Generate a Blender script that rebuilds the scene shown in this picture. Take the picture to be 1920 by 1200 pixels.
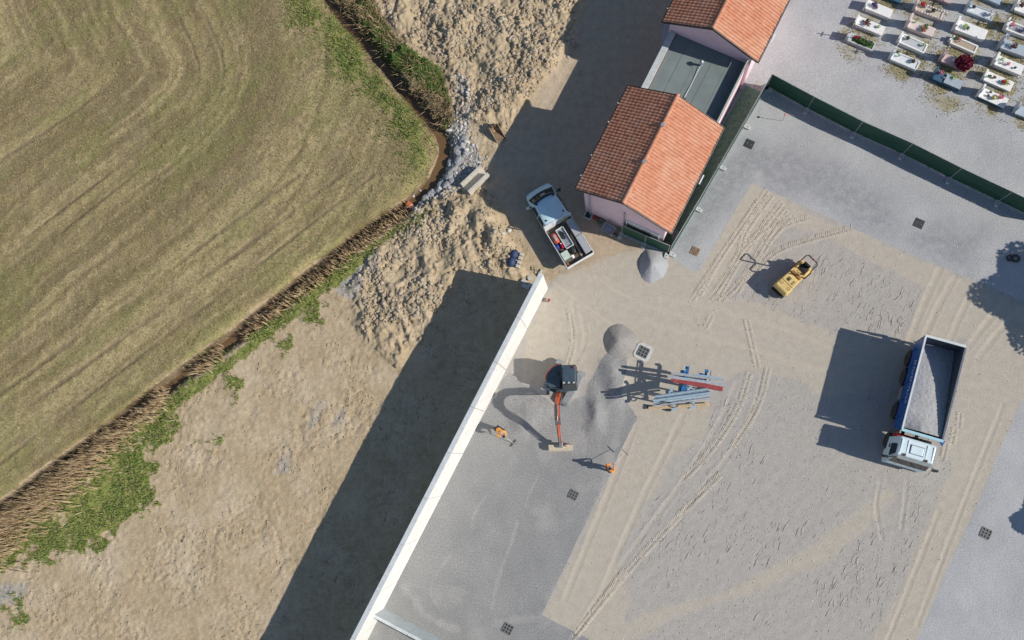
import bpy, bmesh, math, random
import numpy as np
from mathutils import Vector, Matrix

for o in list(bpy.data.objects):
    bpy.data.objects.remove(o)
random.seed(7)
rng = np.random.default_rng(7)
scene = bpy.context.scene
COL = scene.collection

# ------------------------------------------------------------------ camera
FPX, CAMH, NADIR = 1700.0, 58.0, (1140.0, 850.0)      # focal length in photo pixels, height, plumb point
d = np.array([NADIR[0] - 960, -(NADIR[1] - 600), -FPX]); d /= np.linalg.norm(d)
t = np.array([0, 0, -1.0]); v_ = np.cross(d, t); c_ = d @ t
K = np.array([[0, -v_[2], v_[1]], [v_[2], 0, -v_[0]], [-v_[1], v_[0], 0]])
RC = np.eye(3) + K + K @ K / (1 + c_)
cam = bpy.data.cameras.new('camera'); camo = bpy.data.objects.new('camera', cam); COL.objects.link(camo)
cam.sensor_width = 36; cam.lens = FPX / 1920 * 36; cam.clip_end = 1000; cam.clip_start = .5
M4 = Matrix([[*RC[0], 0], [*RC[1], 0], [*RC[2], CAMH], [0, 0, 0, 1]])
camo.matrix_world = M4
scene.camera = camo
scene.render.resolution_x, scene.render.resolution_y = 1024, 640

# ------------------------------------------------------------------ sky, sun, exposure
SUN = Vector((1.30, -0.275, 1.0)).normalized()          # towards the sun
EL = math.asin(SUN.z)
world = bpy.data.worlds.new('World'); scene.world = world; world.use_nodes = True
wn = world.node_tree
bg = wn.nodes['Background']; sky = wn.nodes.new('ShaderNodeTexSky')
sky.sky_type = 'NISHITA'; sky.sun_disc = False; sky.sun_elevation = EL
sky.sun_rotation = math.atan2(SUN.x, SUN.y); sky.altitude = 50; sky.air_density = 1.2; sky.dust_density = .4; sky.ozone_density = 3.0
wn.links.new(sky.outputs[0], bg.inputs[0]); bg.inputs[1].default_value = 0.085
sl = bpy.data.lights.new('sun', 'SUN'); sl.energy = 4.3; sl.angle = math.radians(.5); sl.color = (1, .935, .83)
so = bpy.data.objects.new('sun', sl); COL.objects.link(so)
so.rotation_euler = SUN.to_track_quat('Z', 'Y').to_euler(); so.location = (60, -12, 60)
scene.view_settings.view_transform = 'Standard'; scene.view_settings.look = 'None'
scene.view_settings.gamma = 1; scene.view_settings.use_curve_mapping = False
scene.view_settings.exposure = 0.0

# ------------------------------------------------------------------ helpers
def P(px, py, z=0.0):
    """ground (or height z) point seen at photo pixel px,py"""
    r = RC @ np.array([px - 960, -(py - 600), -FPX]); s = (z - CAMH) / r[2]
    return Vector((r[0] * s, r[1] * s, z))
def ang(a, b):
    w = P(*b) - P(*a); return math.atan2(w.y, w.x)
def link(o, parent=None):
    COL.objects.link(o)
    if parent is not None: o.parent = parent
    return o
def tag(o, label=None, cat=None, group=None, kind=None):
    if label: o['label'] = label
    if cat: o['category'] = cat
    if group: o['group'] = group
    if kind: o['kind'] = kind
    return o
def empty(name, loc, rz=0, label=None, cat=None, group=None):
    o = bpy.data.objects.new(name, None); link(o); o.location = loc; o.rotation_euler = (0, 0, rz)
    o.empty_display_size = .2
    return tag(o, label, cat, group)
def copy_tree(o, parent=None):
    c = o.copy(); COL.objects.link(c)
    c.parent = parent
    for ch in o.children: copy_tree(ch, c)
    return c

class MB:
    def __init__(s): s.v = []; s.f = []
    def add(s, vs, fs):
        b = len(s.v); s.v += [tuple(p) for p in vs]; s.f += [tuple(b + i for i in f) for f in fs]; return s
    def box(s, c, d, rz=0, tilt=None, taper=1.0):
        x, y, z = d[0] / 2, d[1] / 2, d[2] / 2
        vs = [Vector((sx * x * (taper if sz > 0 else 1), sy * y * (taper if sz > 0 else 1), sz * z)) for sz in (-1, 1) for sx, sy in ((-1, -1), (1, -1), (1, 1), (-1, 1))]
        m = Matrix.Rotation(rz, 3, 'Z')
        if tilt is not None: m = m @ tilt
        vs = [m @ p + Vector(c) for p in vs]
        return s.add(vs, [(3, 2, 1, 0), (4, 5, 6, 7), (0, 1, 5, 4), (1, 2, 6, 5), (2, 3, 7, 6), (3, 0, 4, 7)])
    def b2(s, x0, x1, y0, y1, z0, z1):
        return s.box(((x0 + x1) / 2, (y0 + y1) / 2, (z0 + z1) / 2), (x1 - x0, y1 - y0, z1 - z0))
    def bar(s, a, b, w, h=None):
        """square bar from a to b"""
        a, b = Vector(a), Vector(b); h = h or w; dr = (b - a).normalized()
        up = Vector((0, 0, 1)) if abs(dr.z) < .95 else Vector((1, 0, 0))
        sd = dr.cross(up).normalized(); up = sd.cross(dr)
        vs = [p + sd * sx * w / 2 + up * sy * h / 2 for p in (a, b) for sx, sy in ((-1, -1), (1, -1), (1, 1), (-1, 1))]
        return s.add(vs, [(3, 2, 1, 0), (4, 5, 6, 7), (0, 1, 5, 4), (1, 2, 6, 5), (2, 3, 7, 6), (3, 0, 4, 7)])
    def tube(s, pts, r, n=8, caps=True):
        pts = [Vector(p) for p in pts]; rs = r if isinstance(r, (list, tuple)) else [r] * len(pts)
        base = len(s.v); prev = None
        for i, p in enumerate(pts):
            dr = (pts[min(i + 1, len(pts) - 1)] - pts[max(i - 1, 0)])
            dr = dr.normalized() if dr.length > 1e-6 else Vector((0, 0, 1))
            if prev is None: a = dr.orthogonal().normalized()
            else: a = (prev - dr * prev.dot(dr)); a = a.normalized() if a.length > 1e-5 else dr.orthogonal().normalized()
            prev = a; b = dr.cross(a)
            s.v += [tuple(p + (a * math.cos(k * 2 * math.pi / n) + b * math.sin(k * 2 * math.pi / n)) * rs[i]) for k in range(n)]
        for i in range(len(pts) - 1):
            for k in range(n):
                q = base + i * n; k2 = (k + 1) % n
                s.f.append((q + k, q + k2, q + n + k2, q + n + k))
        if caps:
            s.f.append(tuple(base + k for k in reversed(range(n)))); e = base + (len(pts) - 1) * n
            s.f.append(tuple(e + k for k in range(n)))
        return s
    def prism(s, poly, z0, z1, inset=0):
        n = len(poly); cx = sum(p[0] for p in poly) / n; cy = sum(p[1] for p in poly) / n
        tp = [(p[0] + (cx - p[0]) * inset, p[1] + (cy - p[1]) * inset, z1) for p in poly]
        return s.add([(p[0], p[1], z0) for p in poly] + tp,
                     [tuple(reversed(range(n))), tuple(range(n, 2 * n))] + [(i, (i + 1) % n, n + (i + 1) % n, n + i) for i in range(n)])
    def profile(s, prof, y0, y1, inset=0.0):
        """side outline (x,z) extruded across y, both cheeks pulled in by inset at the top (tumblehome)"""
        n = len(prof); zt = max(p[1] for p in prof); zb = min(p[1] for p in prof)
        k = lambda z: inset * max(0, (z - zb) / (zt - zb) - .35) / .65
        vs = [(x, y0 + k(z), z) for x, z in prof] + [(x, y1 - k(z), z) for x, z in prof]
        return s.add(vs, [tuple(range(n)), tuple(reversed(range(n, 2 * n)))] + [(i, n + i, n + (i + 1) % n, (i + 1) % n) for i in range(n)])
    def lathe(s, prof, c=(0, 0, 0), n=12, axis='Z'):
        base = len(s.v)
        for r, h in prof:
            for k in range(n):
                a = 2 * math.pi * k / n; x, y = r * math.cos(a), r * math.sin(a)
                p = (x, y, h) if axis == 'Z' else ((h, x, y) if axis == 'X' else (x, h, y))
                s.v.append((p[0] + c[0], p[1] + c[1], p[2] + c[2]))
        for i in range(len(prof) - 1):
            for k in range(n):
                q = base + i * n; k2 = (k + 1) % n
                s.f.append((q + k, q + k2, q + n + k2, q + n + k))
        s.f.append(tuple(base + k for k in range(n))); e = base + (len(prof) - 1) * n
        s.f.append(tuple(e + k for k in range(n)))
        return s
    def blob(s, c, d, n=10, rough=.15, seed=0, m=6):
        r = random.Random(seed); base = len(s.v)
        s.v.append((c[0], c[1], c[2] + d[2]))
        for i in range(1, m):
            th = math.pi * i / m
            for k in range(n):
                a = 2 * math.pi * k / n; q = 1 + r.uniform(-rough, rough)
                s.v.append((c[0] + d[0] * q * math.sin(th) * math.cos(a), c[1] + d[1] * q * math.sin(th) * math.sin(a), c[2] + d[2] * q * math.cos(th)))
        s.v.append((c[0], c[1], c[2] - d[2])); L = len(s.v) - 1
        for k in range(n): s.f.append((base, base + 1 + k, base + 1 + (k + 1) % n))
        for i in range(m - 2):
            for k in range(n):
                q = base + 1 + i * n; k2 = (k + 1) % n
                s.f.append((q + k, q + n + k, q + n + k2, q + k2))
        q = base + 1 + (m - 2) * n
        for k in range(n): s.f.append((L, q + (k + 1) % n, q + k))
        return s
    def mesh(s, name, mat=None, smooth=False, bevel=0):
        me = bpy.data.meshes.new(name); me.from_pydata(s.v, [], s.f)
        bm = bmesh.new(); bm.from_mesh(me); bmesh.ops.recalc_face_normals(bm, faces=bm.faces)
        if bevel:
            bmesh.ops.bevel(bm, geom=[e for e in bm.edges if len(e.link_faces) == 2 and e.calc_face_angle(0) > .5], offset=bevel, segments=2, affect='EDGES', profile=.5)
        bm.to_mesh(me); bm.free()
        if smooth: me.polygons.foreach_set('use_smooth', [True] * len(me.polygons))
        if mat: me.materials.append(mat)
        return me
    def build(s, name, mat, parent=None, smooth=False, bevel=0, loc=None):
        o = bpy.data.objects.new(name, s.mesh(name, mat, smooth, bevel)); link(o, parent)
        if loc is not None: o.location = loc
        return o

# ------------------------------------------------------------------ materials
class NT:
    def __init__(s, name):
        s.m = bpy.data.materials.new(name); s.m.use_nodes = True; s.t = s.m.node_tree; s.b = s.t.nodes['Principled BSDF']
    def n(s, ty, **kw):
        nd = s.t.nodes.new('ShaderNode' + ty)
        for k, v in kw.items(): setattr(nd, k, v)
        return nd
    def put(s, sock, v):
        if hasattr(v, 'is_output') or isinstance(v, bpy.types.NodeSocket): s.t.links.new(v, sock)
        elif isinstance(v, (tuple, list)) and len(v) == 3 and sock.type == 'RGBA': sock.default_value = (*v, 1)
        else: sock.default_value = v
    def math(s, op, a, b=0.0, c=None, clamp=False):
        nd = s.n('Math', operation=op, use_clamp=clamp); s.put(nd.inputs[0], a); s.put(nd.inputs[1], b)
        if c is not None: s.put(nd.inputs[2], c)
        return nd.outputs[0]
    def mix(s, f, a, b, mode='MIX'):
        nd = s.n('MixRGB', blend_type=mode); s.put(nd.inputs[0], f); s.put(nd.inputs[1], a); s.put(nd.inputs[2], b); return nd.outputs[0]
    def noise(s, vec, scale, detail=3, rough=.55, dist=0):
        nd = s.n('TexNoise'); s.put(nd.inputs['Vector'], vec); nd.inputs['Scale'].default_value = scale
        nd.inputs['Detail'].default_value = detail; nd.inputs['Roughness'].default_value = rough; nd.inputs['Distortion'].default_value = dist
        return nd.outputs['Fac']
    def rng(s, v, a, b, c=0.0, d=1.0, smooth=False):
        nd = s.n('MapRange'); nd.interpolation_type = 'SMOOTHSTEP' if smooth else 'LINEAR'; nd.clamp = True
        s.put(nd.inputs['Value'], v); nd.inputs['From Min'].default_value = a; nd.inputs['From Max'].default_value = b
        nd.inputs['To Min'].default_value = c; nd.inputs['To Max'].default_value = d; return nd.outputs['Result']
    def pos(s): return s.n('NewGeometry').outputs['Position']
    def mapping(s, vec, rot=0, scale=(1, 1, 1)):
        nd = s.n('Mapping'); nd.vector_type = 'TEXTURE'; s.put(nd.inputs['Vector'], vec); nd.inputs['Rotation'].default_value = (0, 0, rot); nd.inputs['Scale'].default_value = scale; return nd.outputs[0]
    def bump(s, h, dist, strength=1.0):
        nd = s.n('Bump'); nd.inputs['Strength'].default_value = strength; nd.inputs['Distance'].default_value = dist; s.put(nd.inputs['Height'], h)
        s.t.links.new(nd.outputs[0], s.b.inputs['Normal'])
MATS = {}
def mat(name, col, rough=.6, metal=0.0, var=.18, scale=5.0, bump=0.0, bscale=40.0, dirt=None, dirtamt=.0, spec=.4):
    if name in MATS: return MATS[name]
    T = NT(name); p = T.pos(); nz = T.noise(p, scale, 4, .6)
    a = tuple(max(0, c * (1 - var)) for c in col); b = tuple(min(1, c * (1 + var)) for c in col)
    c = T.mix(T.rng(nz, .3, .7), a, b)
    if dirt is not None:
        f = T.rng(T.noise(p, scale * 1.7 + 1.3, 5, .65), .62 - dirtamt * .4, .75, 0, dirtamt)
        c = T.mix(f, c, dirt)
    T.put(T.b.inputs['Base Color'], c); T.put(T.b.inputs['Roughness'], T.rng(nz, .2, .8, max(.03, rough - .08), min(1, rough + .08)))
    T.b.inputs['Metallic'].default_value = metal; T.b.inputs['Specular IOR Level'].default_value = spec
    if bump: T.bump(T.noise(p, bscale, 3, .6), bump, .6)
    MATS[name] = T.m
    return T.m
DUST = (.42, .36, .28)

# ------------------------------------------------------------------ terrain (numpy height field)
LAT = rng.random((512, 512)).astype(np.float32)
def vn(x, y, s, seed=0):
    x = x / s + seed * 17.31 + 100; y = y / s + seed * 9.77 + 100
    xi = np.floor(x).astype(int); yi = np.floor(y).astype(int); fx = x - xi; fy = y - yi
    fx = fx * fx * (3 - 2 * fx); fy = fy * fy * (3 - 2 * fy)
    a = LAT[xi % 512, yi % 512]; b = LAT[(xi + 1) % 512, yi % 512]; c = LAT[xi % 512, (yi + 1) % 512]; e = LAT[(xi + 1) % 512, (yi + 1) % 512]
    return (a * (1 - fx) + b * fx) * (1 - fy) + (c * (1 - fx) + e * fx) * fy
def fbm(x, y, s, seed=0, o=4, g=.55):
    r = 0; a = 1; n = 0
    for i in range(o): r = r + a * vn(x, y, s / 2 ** i, seed + i * 3); n += a; a *= g
    return r / n
def worley(x, y, cell, seed):
    gx = x / cell + 300; gy = y / cell + 300; xi = np.floor(gx).astype(int); yi = np.floor(gy).astype(int)
    best = np.full(x.shape, 9.0); idv = np.zeros(x.shape)
    for dx in (-1, 0, 1):
        for dy in (-1, 0, 1):
            cx = xi + dx; cy = yi + dy
            jx = LAT[(cx * 3 + seed) % 512, (cy * 7 + seed * 5) % 512]; jy = LAT[(cx * 5 + seed * 3 + 11) % 512, (cy * 3 + 29) % 512]
            dd = np.hypot(cx + jx - gx, cy + jy - gy); m = dd < best
            best = np.where(m, dd, best); idv = np.where(m, LAT[(cx * 11 + 7) % 512, (cy * 13 + seed) % 512], idv)
    return best, idv
def sstep(a, b, v):
    t = np.clip((v - a) / (b - a), 0, 1); return t * t * (3 - 2 * t)
def W(pts): return np.array([P(*p)[:2] for p in pts])
def sdist(X, Y, poly, margin=3.0):
    out = np.full(X.shape, -margin, dtype=np.float64)
    x0, y0 = poly.min(0) - margin; x1, y1 = poly.max(0) + margin
    sel = (X > x0) & (X < x1) & (Y > y0) & (Y < y1); x = X[sel]; y = Y[sel]
    dm = np.full(x.shape, 1e9); ins = np.zeros(x.shape, bool); n = len(poly)
    for i in range(n):
        ax, ay = poly[i]; bx, by = poly[(i + 1) % n]; ex, ey = bx - ax, by - ay; L = ex * ex + ey * ey + 1e-12
        t = np.clip(((x - ax) * ex + (y - ay) * ey) / L, 0, 1); dm = np.minimum(dm, np.hypot(x - ax - t * ex, y - ay - t * ey))
        c = (ay > y) != (by > y)
        with np.errstate(divide='ignore', invalid='ignore'):
            ins ^= c & (x < (bx - ax) * (y - ay) / (by - ay + 1e-15) + ax)
    out[sel] = np.maximum(np.where(ins, dm, -dm), -margin); return out
def pdist(X, Y, pts, margin=None):
    if margin is not None:
        x0, y0 = pts.min(0) - margin; x1, y1 = pts.max(0) + margin
        i0, i1 = np.searchsorted(gx, (x0, x1)); j0, j1 = np.searchsorted(gy, (y0, y1))
        D = np.full(X.shape, 1e9); A = np.zeros(X.shape)
        if i1 > i0 and j1 > j0: D[j0:j1, i0:i1], A[j0:j1, i0:i1] = pdist(X[j0:j1, i0:i1], Y[j0:j1, i0:i1], pts)
        return D, A
    dm = np.full(X.shape, 1e9); al = np.zeros(X.shape); s = 0
    for (ax, ay), (bx, by) in zip(pts[:-1], pts[1:]):
        ex, ey = bx - ax, by - ay; L = math.hypot(ex, ey)
        t = np.clip(((X - ax) * ex + (Y - ay) * ey) / (L * L), 0, 1); dd = np.hypot(X - ax - t * ex, Y - ay - t * ey)
        m = dd < dm; dm = np.where(m, dd, dm); al = np.where(m, s + t * L, al); s += L
    return dm, al
def smooth_line(pts, it=2):
    for _ in range(it):
        q = [pts[0]]
        for a, b in zip(pts[:-1], pts[1:]): q += [a * .75 + b * .25, a * .25 + b * .75]
        pts = np.array(q + [pts[-1]])
    return pts

STEP = .08
gx = np.arange(-48, 31, STEP); gy = np.arange(-16, 37, STEP)
X, Y = np.meshgrid(gx, gy); NXV, NYV = len(gx), len(gy)
n_l = fbm(X, Y, 6, 1); n_m = fbm(X, Y, 1.6, 5); n_s = fbm(X, Y, .5, 9, 3); n_w = fbm(X, Y, 2.5, 21, 5)
def mask(poly, soft=.25, wob=.5, nz=None):
    return sstep(-soft, soft, sdist(X, Y, W(poly)) + ((n_w if nz is None else nz) - .5) * 2 * wob)

FIELD = [(-260, -260), (560, -260), (602, 0), (690, 98), (758, 190), (812, 246), (822, 285), (800, 330), (762, 368), (600, 482), (430, 618), (330, 690), (180, 806), (0, 935), (-260, 1120)]
DITCH = smooth_line(W([(560, -120), (612, 0), (702, 98), (772, 188), (824, 243), (834, 285), (812, 335), (772, 378), (690, 428), (608, 496), (445, 625), (340, 700), (190, 818), (0, 962), (-250, 1150)]))
ROAD = [(1150, -260), (1100, 10), (1048, 115), (985, 210), (930, 300), (905, 345), (960, 405), (1000, 478), (1055, 515), (1180, 470), (1262, 440), (1200, 300), (1330, -260)]
CLOD1 = [(705, -260), (1160, -260), (1065, 95), (985, 190), (940, 238), (862, 225), (832, 120), (790, 95), (740, 60), (705, 0)]
CLOD2 = [(775, 395), (850, 350), (905, 320), (915, 365), (890, 400), (950, 460), (985, 520), (860, 510), (830, 580), (745, 690), (690, 650), (655, 560), (690, 480), (740, 425)]
YARD = [(1026, 535), (1060, 505), (1180, 465), (1255, 475), (1420, 150), (1438, 163), (1520, 205), (1602, 250), (1692, 289), (1781, 334), (1872, 377), (2100, 490), (2100, 1500), (480, 1500), (680, 1215), (960, 668)]
CEM = [(1262, 470), (1438, 158), (1520, 200), (1602, 246), (1692, 285), (1781, 330), (1872, 373), (2100, 486), (2100, -260), (1330, -260), (1240, 60), (1170, 470)]
sd_field = sdist(X, Y, W(FIELD)); m_field = sstep(-.15, .2, sd_field + (n_m - .5) * .5)
sd_yard = sdist(X, Y, W(YARD)); in_yard = sd_yard > 0
m_road = mask(ROAD, .5, .5)
m_clod = np.maximum(mask(CLOD1, .4, .7), mask(CLOD2, .4, .7))
sd_cem = sdist(X, Y, W(CEM))
dd, dal = pdist(X, Y, DITCH)

# --- surface cover masks
SAND1 = [(1028, 530), (1060, 500), (1180, 455), (1262, 475), (1305, 480), (1360, 400), (1410, 346), (1445, 365), (1500, 420), (1420, 470), (1330, 560), (1450, 585), (1590, 640), (1740, 640), (1700, 700), (1560, 745), (1400, 700), (1330, 730), (1320, 800), (1200, 960), (1160, 1050), (1190, 1100), (1130, 1260), (1010, 1165), (1190, 782), (1160, 740), (1110, 700), (960, 735), (985, 620)]
SAND2 = [(1410, 346), (1600, 432), (1760, 502), (1845, 538), (1985, 610), (1925, 738), (1712, 1260), (1615, 1260), (1740, 990), (1770, 900), (1800, 700), (1810, 640), (1700, 640), (1735, 540), (1590, 466), (1430, 410)]
SAND3 = [(1100, 1205), (1250, 1130), (1400, 1085), (1520, 1025), (1600, 960), (1665, 900), (1690, 935), (1620, 1000), (1530, 1065), (1420, 1115), (1280, 1160), (1120, 1230)]
PALE1 = [(1252, 478), (1300, 510), (1312, 508), (1410, 343), (1600, 428), (1760, 498), (1840, 530), (2000, 602), (2100, 640), (2100, 300), (1438, 140), (1380, 240)]
PALE2 = [(1985, 600), (1922, 738), (1716, 1204), (1690, 1270), (2200, 1400), (2200, 650)]
PALE3 = [(1262, 475), (1420, 150), (1440, 163), (2100, 490), (2100, -260), (1330, -260), (1240, 60)]
FRESH = [(925, 745), (1000, 790), (1100, 770), (1197, 780), (1016, 1152), (1120, 1206), (1150, 1300), (560, 1300), (700, 1130), (830, 900)]
FRESHB = [(955, 695), (1010, 730), (1045, 760), (1095, 740), (1135, 665), (1150, 640), (1172, 640), (1180, 690), (1168, 740), (1200, 790), (1000, 860), (900, 790)]
DAMP = [(1300, 330), (1400, 270), (1500, 280), (1620, 330), (1720, 420), (1850, 440), (1830, 520), (1700, 460), (1560, 400), (1420, 330), (1330, 440), (1290, 480), (1270, 450)]
m_yard = sstep(-.05, .05, sd_yard)
m_sand = np.maximum.reduce([mask(SAND1, .6, .8), mask(SAND2, .4, .55), mask(SAND3, .5, .45) * .74]) * m_yard
m_pale = np.maximum.reduce([mask(PALE1, .06, .05), mask(PALE2, .06, .12), mask(PALE3, .1, .05)])
m_fresh = np.maximum(mask(FRESH, .10, .14), mask(FRESHB, .35, .5)) * m_yard
m_damp = mask(DAMP, 1.2, 1.0)
GREEN1 = [(545, -200), (602, 0), (690, 98), (758, 190), (812, 246), (822, 290), (790, 330), (745, 260), (690, 180), (620, 110), (560, 30), (500, -200)]
GREEN2 = [(760, 395), (710, 420), (610, 500), (450, 632), (345, 708), (280, 770), (150, 895), (0, 1005), (-200, 1130), (-200, 1220), (0, 1095), (60, 1050), (100, 1075), (215, 1005), (310, 945), (295, 860), (330, 760), (430, 660), (520, 625), (600, 560), (650, 520), (735, 440)]
GREEN3 = [(606, -200), (625, 0), (712, 98), (782, 186), (832, 240), (850, 225), (820, 130), (762, 100), (700, 10), (680, -200)]
sd_g2 = sdist(X, Y, W(GREEN2))
m_green = np.maximum.reduce([sstep(-1.0, 1.2, sdist(X, Y, W(GREEN1)) + (n_m - .5) * 2.2 + (n_s - .5) * 1.6), sstep(-.3, .4, sd_g2 - .35 + (n_w - .52) * 3.4 + (n_s - .5) * 2.6), sstep(.55, .1, np.abs(dd - 1.15 - .4 * n_w) + (n_s - .5) * .8) * (sd_field < 0) * (Y < P(760, 395).y) * .95, mask(GREEN3, .3, .3)])
for bx, by, r in [(590, 575, 1.4), (445, 722, 1.1), (225, 890, 2.2), (120, 1000, 1.5), (25, 1130, 1.0), (655, 555, .9), (505, 640, .7), (540, 652, .5), (30, 1165, 1.0), (400, 830, .8), (325, 945, .8)]:
    q = P(bx, by); m_green = np.maximum(m_green, sstep(-.25, .35, r - np.hypot(X - q.x, Y - q.y) + (n_s - .5) * 2.4 + (n_m - .5) * 3.0 - .75) * .8)
# sparse green in the field
fld_g = sstep(.50, .66, fbm((X * .81 + Y * .59) * .45, (-X * .59 + Y * .81) * 1.7, 2.4, 33, 5)) * (.35 + .65 * sstep(14, 34, -X + Y * .3)) * .85
edge_y = sstep(3.0, .3, sd_field + (n_w - .5) * 2.0) * (sd_field > 0)
m_gfield = np.clip(fld_g + edge_y * .6 * sstep(.35, .6, n_m), 0, 1)
m_dry = edge_y * sstep(.35, .65, n_w) * .8   # straw also lies beside the wheel lines, see below
# grey stones
m_stone = np.zeros_like(X)
for poly in ([(862, 130), (880, 150), (885, 210), (870, 260), (905, 300), (870, 340), (790, 385), (760, 400), (745, 395), (800, 345), (836, 290), (838, 240), (855, 215)],
             [(640, 520), (700, 470), (720, 455), (712, 490), (680, 530), (655, 560), (625, 545)]):
    m_stone = np.maximum(m_stone, mask(poly, .4, .6))
for poly in ([(575, 800), (600, 745), (620, 730), (612, 760), (590, 790), (570, 830)], [(500, 890), (540, 850), (550, 900)], [(-30, 1095), (20, 1080), (55, 1100), (35, 1135), (-30, 1160)], [(620, 800), (640, 770), (645, 800)]):
    m_stone = np.maximum(m_stone, .62 * mask(poly, .9, 1.2))
m_moss = np.zeros_like(X)
GRAVES = [  # px, py centre, kind key
    (1649, 17, 'a'), (1632, 48, 'b'), (1616, 78, 'c'), (1743, 20, 'd'), (1728, 52, 'e'), (1713, 81, 'f'), (1698, 113, 'g'),
    (1839, 22, 'h'), (1822, 56, 'i'), (1808, 83, 'j'), (1792, 116, 'k'), (1778, 150, 'l'), (1914, 56, 'm'), (1904, 90, 'n'),
    (1893, 122, 'o'), (1873, 152, 'p'), (1863, 183, 'q'), (1668, -12, 'r'), (1762, -11, 's'), (1857, -8, 't'), (1930, 20, 'u'), (1932, 214, 'v')]
for gxp, gyp, _ in GRAVES:
    q = P(gxp, gyp); m_moss = np.maximum(m_moss, sstep(2.0, .6, np.hypot(X - q.x, Y - q.y) + (n_m - .5) * 1.5))
m_moss *= np.maximum(sstep(.36, .60, n_w + (n_s - .5) * .5) * .95, .66 + .6 * (n_s - .5))
q = P(1775, 195); m_moss = np.maximum(m_moss, .8 * sstep(1.8, .2, np.hypot(X - q.x, (Y - q.y) * 1.6) + (n_m - .5) * 2))

# white dust streaks in the fresh gravel
m_dust = np.zeros_like(X)
for line, w in [([(970, 980), (955, 1030), (938, 1070), (928, 1110), (922, 1140)], .16), ([(915, 925), (890, 960), (882, 985)], .12), ([(845, 1040), (815, 1080), (805, 1110), (820, 1135)], .16),
                ([(1010, 890), (990, 930), (985, 950)], .1), ([(1100, 745), (1104, 780), (1090, 815), (1075, 835)], .75), ([(760, 1100), (800, 1160), (860, 1180)], .4), ([(1040, 1150), (930, 1170)], .4), ([(1170, 760), (1120, 960), (1030, 1130)], .45)]:
    a, _ = pdist(X, Y, smooth_line(W(line), 1), 1.0); m_dust = np.maximum(m_dust, sstep(w, 0, a + (n_s - .5) * w * 1.6) * (.4 + .6 * n_m))
m_dust = np.clip(m_dust + .6 * sstep(.58, .8, fbm(X, Y, 2.2, 44, 5)) * m_fresh, 0, 1)

# --- wheel ruts, used both as relief and as packed sand
RUTS = [([(1700, 650), (1735, 560), (1762, 505)], .22), ([(1725, 650), (1760, 570), (1790, 520)], .22), ([(1780, 640), (1800, 590), (1825, 545)], .2), ([(1815, 650), (1850, 605), (1890, 560)], .22), ([(1835, 670), (1880, 610), (1930, 570)], .22),
        ([(1380, 720), (1345, 800), (1290, 890), (1230, 970), (1150, 1080), (1090, 1170), (1060, 1220)], .18), ([(1430, 700), (1415, 770), (1370, 850), (1330, 900), (1260, 990)], .18),
        ([(1075, 560), (1072, 620), (1085, 660), (1068, 700)], .18), ([(1090, 590), (1100, 640), (1075, 690)], .15), ([(1240, 560), (1400, 590), (1560, 650)], .2), ([(1230, 610), (1400, 650), (1560, 700)], .2),
        ([(1190, 800), (1130, 950), (1060, 1120)], .2), ([(1280, 780), (1200, 940), (1120, 1130)], .2), ([(1760, 960), (1700, 1110), (1660, 1210)], .14), ([(1880, 760), (1800, 960), (1720, 1170)], .14),
        ([(1650, 900), (1640, 960), (1655, 1010)], .12), ([(1700, 905), (1690, 990)], .12),
        ([(1180, -60), (1130, 80), (1040, 250), (1000, 330), (1010, 420), (1060, 500)], .25), ([(1230, -60), (1170, 90), (1080, 260), (1050, 330)], .25), ([(1145, -60), (1090, 90), (1010, 220), (960, 310)], .2),
        ([(1120, 520), (1180, 560), (1300, 600)], .2), ([(1040, 530), (1110, 580), (1200, 640)], .15)]
m_rut = np.zeros_like(X)
for line, w in RUTS:
    a, al = pdist(X, Y, smooth_line(W(line), 1), 1.0)
    m_rut = np.maximum(m_rut, sstep(w * 1.15, w * .6, a + (n_s - .5) * .12) * (.55 + .45 * vn(al, al * 0, 1.7, 3)))
FTR = [([(280, -60), (330, 20), (372, 110), (375, 160), (330, 220), (230, 310), (110, 400), (-60, 530)], .14), ([(330, -60), (385, 30), (425, 120), (410, 190), (340, 260), (200, 370), (60, 480)], .14), ([(560, 330), (420, 430), (250, 560), (0, 740)], .2), ([(640, 330), (480, 450), (200, 660), (0, 800)], .2), ([(-50, 330), (120, 230), (250, 120)], .2), ([(700, 330), (520, 470), (300, 640), (0, 870)], .16)]
m_ftr = np.zeros_like(X)
for line, w in FTR:
    a, al = pdist(X, Y, smooth_line(W(line), 1), 1.0); m_ftr = np.maximum(m_ftr, sstep(w * 1.1, w * .3, a + (n_s - .5) * .16) * sstep(-.1, .5, vn(al, al * 0, 5.0, 8) + (n_m - .5) * .4))

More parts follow.
